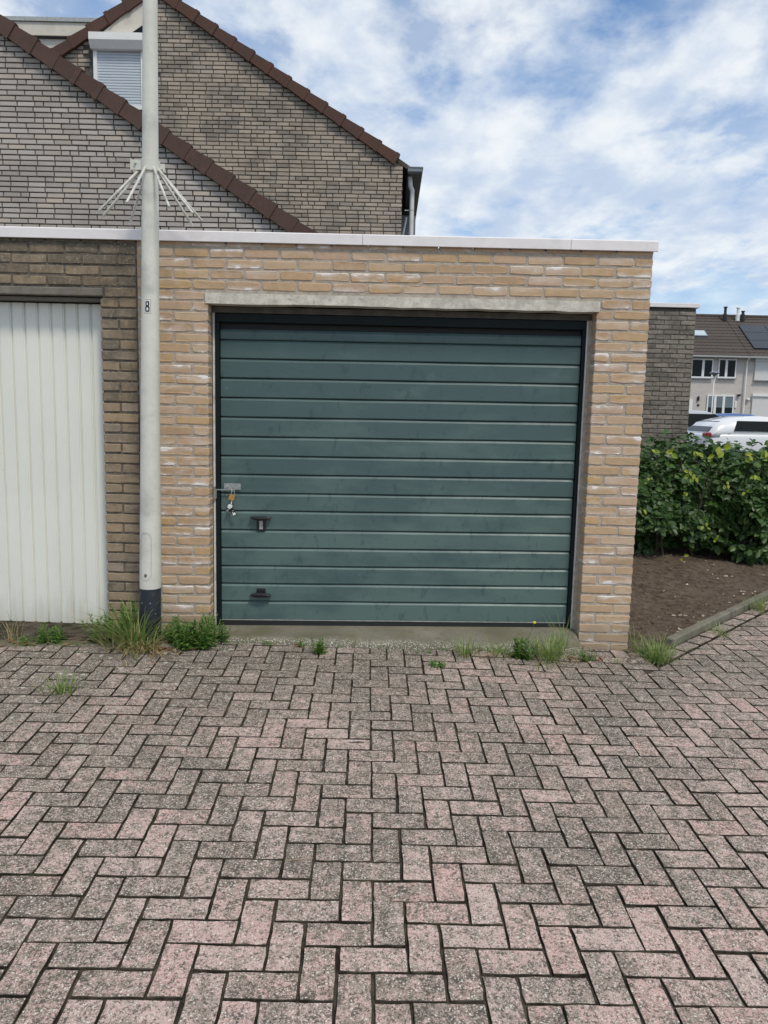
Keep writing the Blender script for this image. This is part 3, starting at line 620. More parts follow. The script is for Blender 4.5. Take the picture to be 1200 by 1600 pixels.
for j in range(-48, 34):
    for i in range(-75, 75):
        r = (i-(j+1)) % 4
        if r == 0: a0, b0, horiz = i+1.0, -(j+0.5), True            # lying paver: units i..i+2 in row j
        elif r == 3: a0, b0, horiz = i+0.5, -(j+1.0), False          # standing paver: rows j..j+2
        else: continue
        c = to_world(a0*GU, b0*GU)
        if c.x < -6 or c.x > 8.5 or c.y > 2.6 or c.y < -5.6: continue
        ang = GR+(0 if horiz else math.pi/2)
        rng = random.Random(i*977+j); jx, jy = rng.uniform(-.0016, .0016), rng.uniform(-.0016, .0016); ja = ang+rng.uniform(-.008, .008)
        co, si = math.cos(ja), math.sin(ja)
        poly = [Vector((c.x+jx+co*p-si*q, c.y+jy+si*p+co*q)) for p, q in ((-.1007, -.0484), (.1007, -.0484), (.1007, .0484), (-.1007, .0484))]
        full = area(poly); cut = poly
        if c.x < 2.93:
            ye = edge_y(c.x); sl = (edge_y(c.x+.05)-edge_y(c.x-.05))/0.1
            cut = clip(cut, Vector((c.x, ye)), Vector((sl, -1)).normalized())
        if c.x > 2.85: cut = clip(cut, KA+KN*0.135, KN)
        if len(cut) < 3 or area(cut) < 0.0016: continue
        h = rng.uniform(-.0015, .0015)+0.003*mnoise.noise((c.x*2, c.y*2, 0))
        if area(cut) > full*0.97: cands.append((c.x+jx, c.y+jy, ja, h))
        else:
            cc = sum(cut, Vector((0, 0)))/len(cut); v, f = paver_vf([p-cc for p in cut], rng)
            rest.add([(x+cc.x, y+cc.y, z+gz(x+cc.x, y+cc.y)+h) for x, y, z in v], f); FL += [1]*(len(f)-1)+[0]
def rank(q):
    s = seen((q[0], q[1], gz(q[0], q[1])), 20); return s[0] if s and s[1] else 1e6+(s[0] if s else 1e3)
cands.sort(key=rank)
for i, (x, y, a, h) in enumerate(cands):
    nrm = gnormal(x, y); rot = nrm.to_track_quat('Z', 'Y') @ Matrix.Rotation(0, 3, 'Z').to_quaternion()
    basis = Matrix.Rotation(a, 4, 'Z'); tilt = Vector((0, 0, 1)).rotation_difference(nrm+Vector((random.uniform(-.008, .008), random.uniform(-.008, .008), 0))).to_matrix().to_4x4()
    mw = Matrix.Translation((x, y, gz(x, y)+h)) @ tilt @ basis; me = random.choice(pvars)
    if i < 300:
        o = obj('paver', me, pave); o.matrix_world = mw
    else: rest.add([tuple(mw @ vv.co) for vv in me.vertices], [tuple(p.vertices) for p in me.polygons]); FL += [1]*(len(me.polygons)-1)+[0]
# narrow border of pavers along the kerb
s = -0.25
while s < 3.2:
    c = KA+KN*0.075+KD*(s+0.1); rng = random.Random(int(s*1000)); v, f = paver_vf(rect_poly(0.2, 0.098, rng), rng); a = math.atan2(KD.y, KD.x)+rng.uniform(-.015, .015)
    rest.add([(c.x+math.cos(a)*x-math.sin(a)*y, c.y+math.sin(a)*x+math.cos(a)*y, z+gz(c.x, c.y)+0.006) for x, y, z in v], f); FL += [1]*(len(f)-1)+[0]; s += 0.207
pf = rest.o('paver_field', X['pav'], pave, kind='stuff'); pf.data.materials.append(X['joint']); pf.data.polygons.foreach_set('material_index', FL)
kerb = obj('kerb', None, kind='structure'); kerb.empty_display_size = 0.1
s = 0.02
while s < 3.6:
    a = math.atan2(KD.y, KD.x); c = KA+KD*(s+0.5)
    MB().box(-0.498, 0.498, 0.0, 0.06, -0.2, 0.045, 0.008).o('kerb_stone', X['kerb'], kerb, loc=(c.x, c.y, gz(c.x, c.y)), rot=(random.uniform(-.02, .02), -0.022, a+random.uniform(-.008, .008))); s += 1.003
def in_bed(x, y): return x > WE-0.05 and (Vector((x, y))-KA).dot(KN) < -0.02 and y > -0.45+0.0*x and not (x < 3.05 and y < -0.06)
def bed_z(x, y):
    n = 0.016*mnoise.noise((x*4, y*4, 2))+0.010*mnoise.noise((x*13, y*13, 5))+0.006*mnoise.noise((x*33, y*33, 8))
    return gz(x, y)+0.004+n+0.035*sstep(2.0, 3.6, y)
bed = sheet('flower_bed', 2.70, 9.0, -0.2, 6.2, 210, 210, bed_z, X['soil'], keep=in_bed)
ch = MB(); rng = random.Random(5)
for _ in range(95):
    x = rng.uniform(2.8, 5.2); y = rng.uniform(-0.05, 2.8)
    if not in_bed(x, y): continue
    if rng.random() < 0.45: s = rng.uniform(0.2, 2.4); q = KA+KD*s-KN*rng.uniform(0.09, 0.3); x, y = q
    L = rng.uniform(.004, .018); wv = rng.uniform(.002, .006); a = rng.uniform(0, 6.28); z = bed_z(x, y)+0.004
    ch.add([(x+math.cos(a)*L*p-math.sin(a)*wv*q, y+math.sin(a)*L*p+math.cos(a)*wv*q, z+r+rng.uniform(0, .006)) for p, q, r in ((-1, -1, 0), (1, -.7, 0), (1.1, .8, .003), (-.9, 1, .002), (0, 0, .009))], [(0, 1, 4), (1, 2, 4), (2, 3, 4), (3, 0, 4)])
ch.o('wood_chips', X['chip'], bed, kind='stuff')
cl = MB(); rng = random.Random(6)
for _ in range(5200):
    x = rng.uniform(2.78, 5.4); y = rng.uniform(-0.15, 3.0)
    if not in_bed(x, y): continue
    r = abs(rng.gauss(0, .007))+.003; z = bed_z(x, y)
    cl.add([(x+r*math.cos(a)*rng.uniform(.7, 1.3), y+r*math.sin(a)*rng.uniform(.7, 1.3), z-.002+r*rng.uniform(-.1, .3)) for a in (0.3, 1.5, 2.8, 4.0, 5.2)]+[(x, y, z+r*rng.uniform(.6, 1.1))], [(i, (i+1) % 5, 5) for i in range(5)])
cl.o('soil_clods', X['soil'], bed, kind='stuff')

# ------------------------------------------------------------------ lamp post
PX, PY = -0.337, -0.2
lp = empty('lamp_post', (PX, PY, 0.0), 'tall pale grey tapered post with a spiked collar, dark base and number 8', 'lamp post')
def pr_(z): return 0.0655 if z < 0.42 else 0.0655-(z-0.42)*0.00735
def pxz(z): return 0.0165*z
pt = MB()
prof = [(pr_(z), z) for z in (0.355, 0.42, 0.8, 1.4, 2.0, 2.6, 3.2, 3.8, 4.6, 5.4)]
k0 = len(pt.v); pt.lathe(prof, 40); pt.v = [(x+pxz(z), y, z) for x, y, z in pt.v]
sh = pt.o('shaft', X['pole'], lp, smooth=True); add_normals(sh, 50)
pb = MB().lathe([(0.0668, -0.3), (0.0668, 0.352), (0.0662, 0.357)], 40); pb.v = [(x+pxz(z), y, z) for x, y, z in pb.v]
add_normals(pb.o('painted_base', X['navy'], lp, smooth=True), 50)
bo = MB(); 
for a, z in ((-2.1, .27), (-1.3, .27), (-1.35, .10), (-2.2, .12), (-0.8, .2)):
    d = Vector((math.cos(a), math.sin(a), 0)); c = Vector((pxz(z), 0, z))+d*0.0665; bo.tube([c, c+d*0.003], 0.0035, 8)
bo.o('rivet', X['galv'], lp)
def on_post(ang, z, off): r = pr_(z)+off; return (pxz(z)+r*math.sin(ang), -r*math.cos(ang), z)
A0 = -0.18
hat = MB(); seg = 12; v = []; f = []
def hatch_outline(k, hw=0.62, z0=0.415, z1=0.715, rr=0.042):
    pts = []; R = 0.0655
    for i in range(k):
        a = i/k*2*math.pi; cxx, czz = math.cos(a), math.sin(a)
        X_ = math.copysign(min(abs(cxx)*1.0, 1), cxx)*rr; Z_ = czz*rr+((z1-z0)/2-rr)*(1 if czz >= 0 else -1)
        pts.append((A0+X_/R*0.86, (z0+z1)/2+Z_))
    return pts
op = hatch_outline(28)
rim = MB(); ring = [on_post(a, z, 0.0008) for a, z in op]; rim.tube(ring+[ring[0]], 0.0012, 5, False); rim.o('hatch_rim', X['galv'], lp)
MB().tube([on_post(A0+0.02, 0.447, 0.0), on_post(A0+0.02, 0.447, 0.004)], 0.0085, 14).o('hatch_lock', X['black'], lp)
MB().tube([on_post(A0+0.02, 0.447, 0.002), on_post(A0+0.02, 0.447, 0.006)], 0.0035, 10).o('lock_pin', X['galv'], lp)
def post_patch(a0, a1, z0, z1, off, n=6):
    v = []; f = []
    for i in range(n+1): a = a0+(a1-a0)*i/n; v += [on_post(a, z0, off), on_post(a, z1, off)]
    return v, [(2*i, 2*i+2, 2*i+3, 2*i+1) for i in range(n)]
NA = -0.02; rp = pr_(2.08)
v, f = post_patch(NA-0.0195/rp, NA+0.0195/rp, 2.0395, 2.1185, 0.0006); MB().add(v, f).o('number_border', X['print_'], lp)
v, f = post_patch(NA-0.0178/rp, NA+0.0178/rp, 2.0415, 2.1165, 0.0012); npl = MB().add(v, f).o('number_plate', X['whitep'], lp)
eight = MB()
for cz, hh, hw in ((2.0945, 0.0160, 0.0115), (2.0640, 0.0175, 0.0130)):
    o_, i_ = [], []
    for k in range(20):
        a = 2*math.pi*k/20; c_, s_ = math.cos(a), math.sin(a); e = 0.6
        X_ = math.copysign(abs(c_)**e, c_); Z_ = math.copysign(abs(s_)**e, s_)
        o_.append(on_post(NA+X_*hw/rp, cz+Z_*hh, 0.0018)); i_.append(on_post(NA+X_*(hw-0.0076)/rp, cz+Z_*(hh-0.0078), 0.0018))
    eight.add(o_+i_, [(k, (k+1) % 20, 20+(k+1) % 20, 20+k) for k in range(20)])
eight.o('digit', X['print_'], lp)
CZ = 2.885
cb = MB().lathe([(pr_(CZ)+0.001, CZ-0.028), (pr_(CZ)+0.009, CZ-0.030), (pr_(CZ)+0.009, CZ+0.034), (pr_(CZ)+0.001, CZ+0.028)], 32, (pxz(CZ), 0), cap=False)
cb.box(pxz(CZ)-0.105, pxz(CZ)-0.045, -0.036, -0.030, CZ-0.026, CZ+0.030).box(pxz(CZ)-0.105, pxz(CZ)-0.100, -0.040, 0.0, CZ-0.028, CZ+0.034).box(pxz(CZ)+0.048, pxz(CZ)+0.085, 0.0, 0.006, CZ-0.026, CZ+0.02)
cb.tube([(pxz(CZ)-0.075, -0.05, CZ+0.012), (pxz(CZ)-0.075, 0.02, CZ+0.012)], 0.007, 8).tube([(pxz(CZ)+0.07, -0.02, CZ-0.012), (pxz(CZ)+0.07, 0.03, CZ-0.012)], 0.006, 8)
col = cb.o('spike_collar', X['pole'], lp)
for a, L, sp in ((-1.22, .355, .73), (-1.66, .355, .74), (-0.22, .33, .70), (-2.40, .36, .73), (0.66, .34, .70), (1.22, .355, .73), (1.88, .36, .74), (2.42, .36, .73)):
    s0 = Vector((pxz(CZ)+0.052*math.sin(a), -0.052*math.cos(a), CZ-0.012)); d = Vector((math.sin(a)*math.sin(sp), -math.cos(a)*math.sin(sp), -math.cos(sp)))
    MB().tube([s0, s0+d*L, s0+d*(L+0.004)], [0.0074, 0.0074, 0.005], 8).o('spike', X['spike'], col, smooth=True)

# ------------------------------------------------------------------ gable houses behind
def gable_bricks(parent, mat, Y, zmin, inside, x0, x1, pitch, H, L, off=0, holes=()):
    cand = []; k = 0; z = zmin
    while True:
        z = zmin+k*H
        if z > 9.2: break
        rng = random.Random(k*31+off); x = x0-0.22+(0.5*pitch if k % 2 else 0)+rng.uniform(-.02, .02)
        while x < x1:
            l = L if rng.random() > 0.14 else L*0.46
            a, b = max(x, x0), min(x+l, x1)
            if b-a > 0.03:
                cxx = (a+b)/2
                if inside(cxx, z) and not any(hx0 < b and hx1 > a and hz0 < z+.03 and hz1 > z-.03 for hx0, hx1, hz0, hz1 in holes): cand.append((cxx, b-a, z))
            x += l+(pitch-L)
        k += 1
    def r(q):
        s = seen((q[0], Y, q[2])); return (0 if s and s[1] else 1, abs(q[0]+1.0)+abs(q[2]-5.2)*0.8)
    cand.sort(key=r)
    lay(cand[:300], parent, 'house', mat, H-0.0155, 0.06, y=Y, jy=0.003)
    m = MB(); rng = random.Random(9)
    for x, l, z in cand[300:]:
        dy = rng.uniform(-.003, .003); hb = (H-0.0155)/2; v = [(x-l/2, Y+.06, z-hb), (x+l/2, Y+.06, z-hb), (x+l/2, Y+.06, z+hb), (x-l/2, Y+.06, z+hb)]
        v += [(a, Y+dy+.003, c) for a, _, c in v]+[(a+(0.003 if a < x else -0.003), Y+dy, c+(0.003 if c < z else -0.003)) for a, _, c in v]
        m.add(v, [(0, 1, 5, 4), (1, 2, 6, 5), (2, 3, 7, 6), (3, 0, 4, 7), (4, 5, 9, 8), (5, 6, 10, 9), (6, 7, 11, 10), (7, 4, 8, 11), (8, 9, 10, 11)])
    if m.v: m.o('brickwork', mat, parent, kind='stuff')
def verge_tiles(parent, mat, Y, p0, p1, L, drop, dep, first=0.0, lip=0.022):
    d = Vector((p1[0]-p0[0], 0, p1[1]-p0[1])); tot = d.length; d.normalize(); up = Vector((-d.z, 0, d.x)); up = up if up.z > 0 else -up
    s = first-L
    while s < tot:
        c = Vector((p0[0], Y, p0[1]))+d*s; e = 0.05
        # each tile overlaps the next lower one: slightly tilted plate with a raised lower lip
        m = MB(); rnd_ = random.uniform(-.004, .004)
        prof = [(-0.01, -drop+0.004), (L+e, -drop-0.002), (L+e, lip+0.014), (L-0.012, lip+0.016), (-0.01, 0.0)]
        v = [tuple(c+d*a+up*b+Vector((0, q, 0))) for q in (-dep*0.55-0.004*0, 0.0) for a, b in prof]
        v += [tuple(c+d*a+up*b+Vector((0, dep, 0))) for a, b in prof]; n = len(prof)
        f = [tuple(range(n))]+[(i, (i+1) % n, (i+1) % n+n, i+n) for i in range(n)]+[(i+n, (i+1) % n+n, (i+1) % n+2*n, i+2*n) for i in range(n)]
        v2 = [tuple(c+d*a+up*b+Vector((0, q, 0))) for q in (-dep*0.55-0.010, 0.02) for a, b in ((L-0.012, -drop-0.010), (L+e+0.004, -drop-0.010), (L+e+0.004, lip+0.022), (L-0.012, lip+0.022))]
        m.add(v, f).add(v2, [(0, 1, 2, 3), (0, 4, 5, 1), (1, 5, 6, 2), (2, 6, 7, 3), (3, 7, 4, 0)])
        o = m.o('verge_tile', mat, parent); o.location.y = rnd_; s += L
def slope_z(p, q, x): return p[1]+(q[1]-p[1])*(x-p[0])/(q[0]-p[0])
# nearer gable
Y1 = 5.30; A1 = (-6.2, 7.762); E1 = (1.35, 2.927); W1 = (-13.6, 3.03)
h1 = empty('brick_house', (-6, Y1, 0), 'pale grey brick gable with smooth brown verge tiles rising just behind the garages', 'house')
h1.location = (0, 0, 0)
MB().prism([(W1[0]+0.5, -0.4), (E1[0]-0.45, -0.4), (E1[0]-0.45, slope_z(A1, E1, E1[0]-0.45)-0.1), (A1[0], A1[1]-0.1), (W1[0]+0.5, slope_z(A1, W1, W1[0]+0.5)-0.1)], Y1+0.018, Y1+9).o('wall', X['m_h'], h1)
def in1(x, z): return z < slope_z(A1, E1, x)-0.13
gable_bricks(h1, X['hb1'], Y1, 2.62, in1, -4.9, 0.9, 0.2205, 0.0640, 0.2055, 1)
rf = MB()
for a, b in ((A1, E1), (A1, W1)): rf.prism([(a[0], a[1]), (b[0], b[1]), (b[0], b[1]-0.08), (a[0], a[1]-0.08)], Y1+0.05, Y1+9.1)
rf.o('roof', X['roof'], h1)
verge_tiles(h1, X['tile1'], Y1-0.02, (-6.1, A1[1]-0.064), E1, 0.3185, 0.170, 0.10, 0.12, 0.010)
# larger gable behind
Y2 = 9.2; A2 = (-2.96, 8.53); E2 = (1.50, 5.66); W2 = (-7.6, 5.55)
h2 = empty('brick_house', (0, 0, 0), 'stained brown brick gable with a roller shutter and dark verge tiles, farther back', 'house')
XR = 1.305
MB().prism([(W2[0]+0.4, -0.4), (XR, -0.4), (XR, slope_z(A2, E2, XR)-0.1), (A2[0], A2[1]-0.1), (W2[0]+0.4, slope_z(A2, W2, W2[0]+0.4)-0.1)], Y2+0.018, Y2+7).o('wall', X['m_h'], h2)
def in2(x, z): return z < (slope_z(A2, E2, x) if x > A2[0] else slope_z(A2, W2, x))-0.12
gable_bricks(h2, X['hb2'], Y2, 4.35, in2, -5.4, XR, 0.2205, 0.0685, 0.2055, 2, holes=((-4.03, -3.10, 6.45, 7.62), (-3.95, -3.14, 7.62, 8.5)))
rf = MB()
for a, b in ((A2, E2), (A2, W2)): rf.prism([(a[0], a[1]), (b[0], b[1]), (b[0], b[1]-0.08), (a[0], a[1]-0.08)], Y2+0.05, Y2+7.1)
rf.o('roof', X['roof'], h2)
verge_tiles(h2, X['tile2'], Y2-0.02, A2, (1.12, slope_z(A2, E2, 1.12)), 0.372, 0.152, 0.10, 0.1, 0.016)
verge_tiles(h2, X['tile2'], Y2-0.02, A2, (-5.6, slope_z(A2, W2, -5.6)), 0.372, 0.152, 0.10, 0.2, 0.016)
sw = MB().box(-4.01, -3.95, Y2-0.06, Y2+0.02, 6.5, 7.46).box(-3.20, -3.14, Y2-0.06, Y2+0.02, 6.5, 7.46).box(-3.95, -3.20, Y2-0.06, Y2+0.02, 6.5, 6.56).o('shutter_frame', X['wframe'], h2)
zz = 6.562
while zz < 7.47:
    MB().extr([(Y2-0.022, zz), (Y2-0.030, zz+0.010), (Y2-0.030, zz+0.034), (Y2-0.022, zz+0.043), (Y2-0.01, zz+0.043), (Y2-0.01, zz)], -3.95, -3.20).o('shutter_slat', X['slat'], sw); zz += 0.0455
MB().extr([(Y2-0.19, 7.56), (Y2-0.19, 7.675), (Y2+0.02, 7.69), (Y2+0.02, 7.44), (Y2-0.12, 7.44)], -4.035, -3.125).o('shutter_box', X['wframe'], h2)
MB().box(-3.95, -3.2, Y2-0.05, Y2+0.015, 6.40, 6.495).o('window_sill', X['black'], h2)
MB().prism([(-3.90, 7.70), (-3.12, 7.70), (-3.12, 8.30)], Y2-0.03, Y2+0.015).o('gable_board', X['cream'], h2)
MB().prism([(-3.40, 7.705), (-3.13, 7.705), (-3.13, 7.885)], Y2-0.036, Y2-0.031).o('gable_window', X['glass'], h2)
dr = MB().box(-7.2, -4.0, 10.24, 13.0, 7.2, 8.09).o('dormer', X['cream'], h2); MB().box(-7.3, -3.95, 10.16, 13.1, 8.10, 8.325).o('dormer_fascia', X['cream'], dr); MB().box(-7.32, -3.93, 10.13, 13.12, 8.33, 8.40).o('dormer_trim', X['galv'], dr); MB().box(-7.25, -3.97, 10.20, 13.05, 8.075, 8.098).o('dormer_soffit', X['gutter'], dr)
gt = MB().extr([(0, 0)]*0 or [(Y2-0.06, 5.555), (Y2-0.06, 5.645), (Y2+6.9, 5.645), (Y2+6.9, 5.555)], 1.395, 1.640).o('gutter', X['gutter'], h2)
MB().box(1.395, 1.640, Y2-0.068, Y2-0.062, 5.585, 5.640).o('gutter_end', X['gutterf'], gt); MB().box(1.385, 1.660, Y2-0.075, Y2+6.95, 5.646, 5.662).o('gutter_lip', X['gutterf'], gt)
dp = MB().tube([(1.440, 9.36, 5.555), (1.447, 9.36, 5.47), (1.450, 9.36, 5.40), (1.484, 9.36, 5.33), (1.484, 9.36, 5.2), (1.484, 9.36, 0.0)], 0.040, 14); add_normals(dp.o('downpipe', X['pvc'], h2, smooth=True), 60)
MB().tube([(1.484, 9.36, 4.985), (1.484, 9.36, 5.0)], 0.044, 14).box(1.36, 1.45, 9.36, 9.38, 4.985, 5.0).o('pipe_clip', X['galv'], h2)
# set-back side wing seen beside the downpipe
MB().box(1.306, 1.50, 11.6, 12.2, 0, 5.62).o('side_wing', X['gutter'], h2); MB().box(1.31, 1.62, 11.55, 11.59, 5.05, 5.42).o('wing_panel', X['gutterf'], h2)
MB().tube([(1.40, 9.9, 5.0), (1.345, 9.9, 4.68)], 0.020, 8).o('brace', X['pvc'], h2)

# ------------------------------------------------------------------ sooty wall beyond the flower bed
Y3 = 6.15; XE = 5.41
g3 = empty('garage', (0, 0, 0), 'dark sooty brick garage with a white roof edge, standing behind the hedge', 'garage')
MB().box(2.9, XE-0.004, Y3+0.005, Y3+2.8, -0.4, 2.98).o('wall', X['m_h3'], g3)
items = []
for k in range(0, 38):
    z = 0.56+0.0655*k; J = [XE+0.11*(k % 2)+0.22*i+random.uniform(-.012, .012) for i in range(-13, 1)]
    if z < 2.965: items += list(course(z, J, 3.0, XE, 0.010))
items.sort(key=lambda q: (-round(q[0]/2.0), -q[2])); lay(items[:299], g3, 'old', X['hb3'], 0.0535, 0.08, y=Y3, jz=0.003, jy=0.003)
m = MB()
for x, L, z in items[299:]: m.box(x-L/2, x+L/2, Y3, Y3+.08, z-.0265, z+.0265, .003)
m.o('brickwork', X['hb3'], g3, kind='stuff')
MB().box(2.9, XE+0.035, Y3-0.03, Y3+2.85, 2.993, 3.052, 0.004).o('coping', X['alu'], g3)

# ------------------------------------------------------------------ hedge
hg = empty('hedge', (4.9, 3.3, 0.05), 'waist-high dark green leafy hedge with a few yellow young leaves behind the flower bed', 'hedge')
hg.location = (0, 0, 0)
def leaf_vf(c, d, nrm, L, W, rng):
    d = d.normalized(); s = d.cross(nrm).normalized(); n_ = s.cross(d)
    cup = rng.uniform(0.05, 0.22)*W; bend = rng.uniform(-.12, .05)*L
    pts = [c, c+d*L*.28+s*W*.42+n_*cup, c+d*L*.62+s*W*.46+n_*(cup+bend*.4), c+d*L+n_*bend, c+d*L*.62-s*W*.46+n_*(cup+bend*.4), c+d*L*.28-s*W*.42+n_*cup, c+d*L*.5+n_*bend*.3]
    return [tuple(p) for p in pts], [(0, 1, 6), (1, 2, 6), (2, 3, 6), (3, 4, 6), (4, 5, 6), (5, 0, 6)]
def hedge_surface():
    rng = random.Random(21); H0, H1 = 2.82, 7.4
    out = []
    while len(out) < 26000:
        x = rng.uniform(H0, H1); u = rng.random()
        bump = 0.10*mnoise.noise((x*1.3, 4.1, 0))+0.06*mnoise.noise((x*3.7, 1.1, 0))
        yf = 2.92-0.16*max(0, x-3.4)*0.9+bump*2.2; yf = max(yf, 2.35+bump); yb = yf+1.25; zt = 1.10+bump*0.9+0.12*mnoise.noise((x*3.4, 7.7, 0))+0.04*mnoise.noise((x*14, 2.2, 0))
        if u < 0.50:         # front face, bulging and hanging
            z = 0.10+(zt-0.10)*rng.random()**0.85; s = (z-0.1)/(zt-0.1)
            bulge = 0.16*math.sin(math.pi*min(1, s*0.9+0.06))-0.26*(s**4)
            lump = 0.17*mnoise.noise((x*1.9, z*2.2, 3))+0.09*mnoise.noise((x*5.0, z*5.0, 9))
            if z < 0.36 and mnoise.noise((x*2.4, z*3, 14)) < 0.02+(0.36-z)*1.2: continue
            dpt = rng.random()**1.8*0.28
            p = Vector((x, yf-bulge-lump+dpt, z)); nr = Vector((rng.gauss(0, .45), -0.75, 0.55+rng.gauss(0, .35)))
            drp = Vector((rng.gauss(0, .8), -0.45, rng.gauss(-.45, .4)))
        elif u < 0.68:
            y = rng.uniform(yf, yb); p = Vector((x, y, zt-0.13*math.exp(-(y-yf)/.13)+0.06*mnoise.noise((x*4, y*4, 0))-rng.random()**2*0.18+(rng.random()**7)*0.17)); nr = Vector((rng.gauss(0, .4), -0.2+rng.gauss(0, .4), 1)); drp = Vector((rng.gauss(0, 1), rng.gauss(-.2, .8), rng.gauss(0, .35)))
        else:
            p = Vector((x, yf+.08+rng.random()*.5, .12+(zt-.16)*rng.random())); nr = Vector((rng.gauss(0, .6), -1, rng.gauss(.3, .5))); drp = Vector((rng.gauss(0, 1), -.3, rng.gauss(-.3, .6)))
        if nr.normalized().cross(drp.normalized()).length < .2: continue
        out.append((p, drp, nr.normalized(), rng.uniform(.055, .10), rng.random()))
    return out
lv = hedge_surface(); rng = random.Random(8); stuff = MB(); yng = MB()
front = [q for q in lv if q[0].x < 4.9 and q[0].z > 0.2 and seen(q[0])[1]]
front.sort(key=lambda q: q[0].y-q[3]*2.0); chosen = set(id(q) for q in front[:285])
for q in lv:
    p, d, nr, L, r = q; k = L*rng.uniform(.58, .78)
    if id(q) in chosen:
        v, f = leaf_vf(Vector((0, 0, 0)), d, nr, L, k, rng); o = obj('leaf', mesh('leaf', v, f, X['leaf']), hg, p)
    else: v, f = leaf_vf(p, d, nr, L, k, rng); stuff.add(v, f)
stuff.o('foliage', X['leaf'], hg, kind='stuff')
for px_, py_, pz_, s in ((3.88, 2.60, 1.25, .085), (4.33, 2.50, 1.29, .095), (4.72, 2.46, 1.30, .10), (4.74, 2.44, 1.21, .07), (4.97, 2.36, 1.10, .075), (4.01, 2.44, 1.03, .07), (4.06, 2.43, 1.02, .06), (3.66, 2.60, .95, .05), (3.55, 2.62, .83, .05), (4.5, 2.35, .86, .045), (3.98, 2.42, .82, .045), (3.62, 2.55, .62, .045), (4.17, 2.36, .52, .045), (4.28, 2.34, .40, .045), (3.98, 2.36, .17, .05), (4.86, 2.34, .68, .06), (4.2, 2.45, 1.20, .06), (3.30, 2.75, 1.22, .05), (4.9, 2.42, 1.27, .08), (3.45, 2.62, 1.20, .06), (3.72, 2.60, 1.24, .055), (4.10, 2.52, 1.26, .07), (4.55, 2.44, 1.24, .07), (4.6, 2.36, 1.02, .06), (3.35, 2.70, 1.05, .05), (4.35, 2.38, .95, .05)):
    for _ in range(3):
        v, f = leaf_vf(Vector((0, 0, 0)), Vector((rng.gauss(0, .5), -.3, rng.uniform(-1, .5))), Vector((rng.gauss(0, .3), -1, .4)), s, s*.62, rng)
        obj('young_leaf', mesh('young_leaf', v, f, X['leafy']), hg, (px_+rng.uniform(-.03, .03), py_-.06, pz_*.93+rng.uniform(-.03, .03)))
br = MB()
for _ in range(60):
    x = rng.uniform(2.95, 8.8); y = 3.0+rng.uniform(-.2, .5); p = Vector((x, y, bed_z(x, y)-.03)); pts = [p]
    for s in range(4): p = p+Vector((rng.gauss(0, .09), rng.gauss(-.05, .09), rng.uniform(.18, .32))); pts.append(p)
    br.tube(pts, [.014, .011, .008, .006, .003], 5)
for _ in range(40):
    x = rng.uniform(3.1, 6); p = Vector((x, 2.75, rng.uniform(.3, 1.15))); br.tube([p, p+Vector((rng.gauss(0, .12), -.22, rng.uniform(-.12, .10)))], [.004, .002], 4)
br.o('branches', X['bark'], hg)

# ------------------------------------------------------------------ weeds
def blades(n, h, spread, lean, rng, wid=0.004, curl=0.5):
    m = MB()
    for _ in range(n):
        a = rng.uniform(0, 6.283); r = abs(rng.gauss(0, spread)); c = Vector((r*math.cos(a), r*math.sin(a), -0.012)); a2 = a+rng.gauss(0, .7)
        L = h*rng.uniform(.5, 1.1); out = Vector((math.cos(a2), math.sin(a2), 0)); s = Vector((-out.y, out.x, 0)); th = rng.uniform(.1, lean); p = c; seg = 5; v = []; w_ = wid*rng.uniform(.6, 1.2)
        for i in range(seg+1):
            q = i/seg; ww = w_*(1-q**1.6)+.0004; v += [tuple(p-s*ww), tuple(p+s*ww)]
            t_ = th+curl*q*q*2.2*rng.uniform(.7, 1.2); p = p+(out*math.sin(t_)+Vector((0, 0, 1))*math.cos(t_))*(L/seg)
        m.add(v, [(2*i, 2*i+1, 2*i+3, 2*i+2) for i in range(seg)])
    return m
def grass_tuft(px, py, n, h, spread, label, lean=.7, dry=0, wid=.0035, curl=.5, seed=1, group='weeds along the garage fronts'):
    rng = random.Random(seed); e = empty('grass_tuft', (px, py, gz(px, py)), label, 'grass', group)
    blades(n, h, spread, lean, rng, wid, curl).o('blades', X['grass'], e, kind='stuff')
    if dry: blades(dry, h*.75, spread*1.3, lean*1.3, rng, wid*.7, curl*1.3).o('dry_blades', X['dry'], e, kind='stuff')
    return e
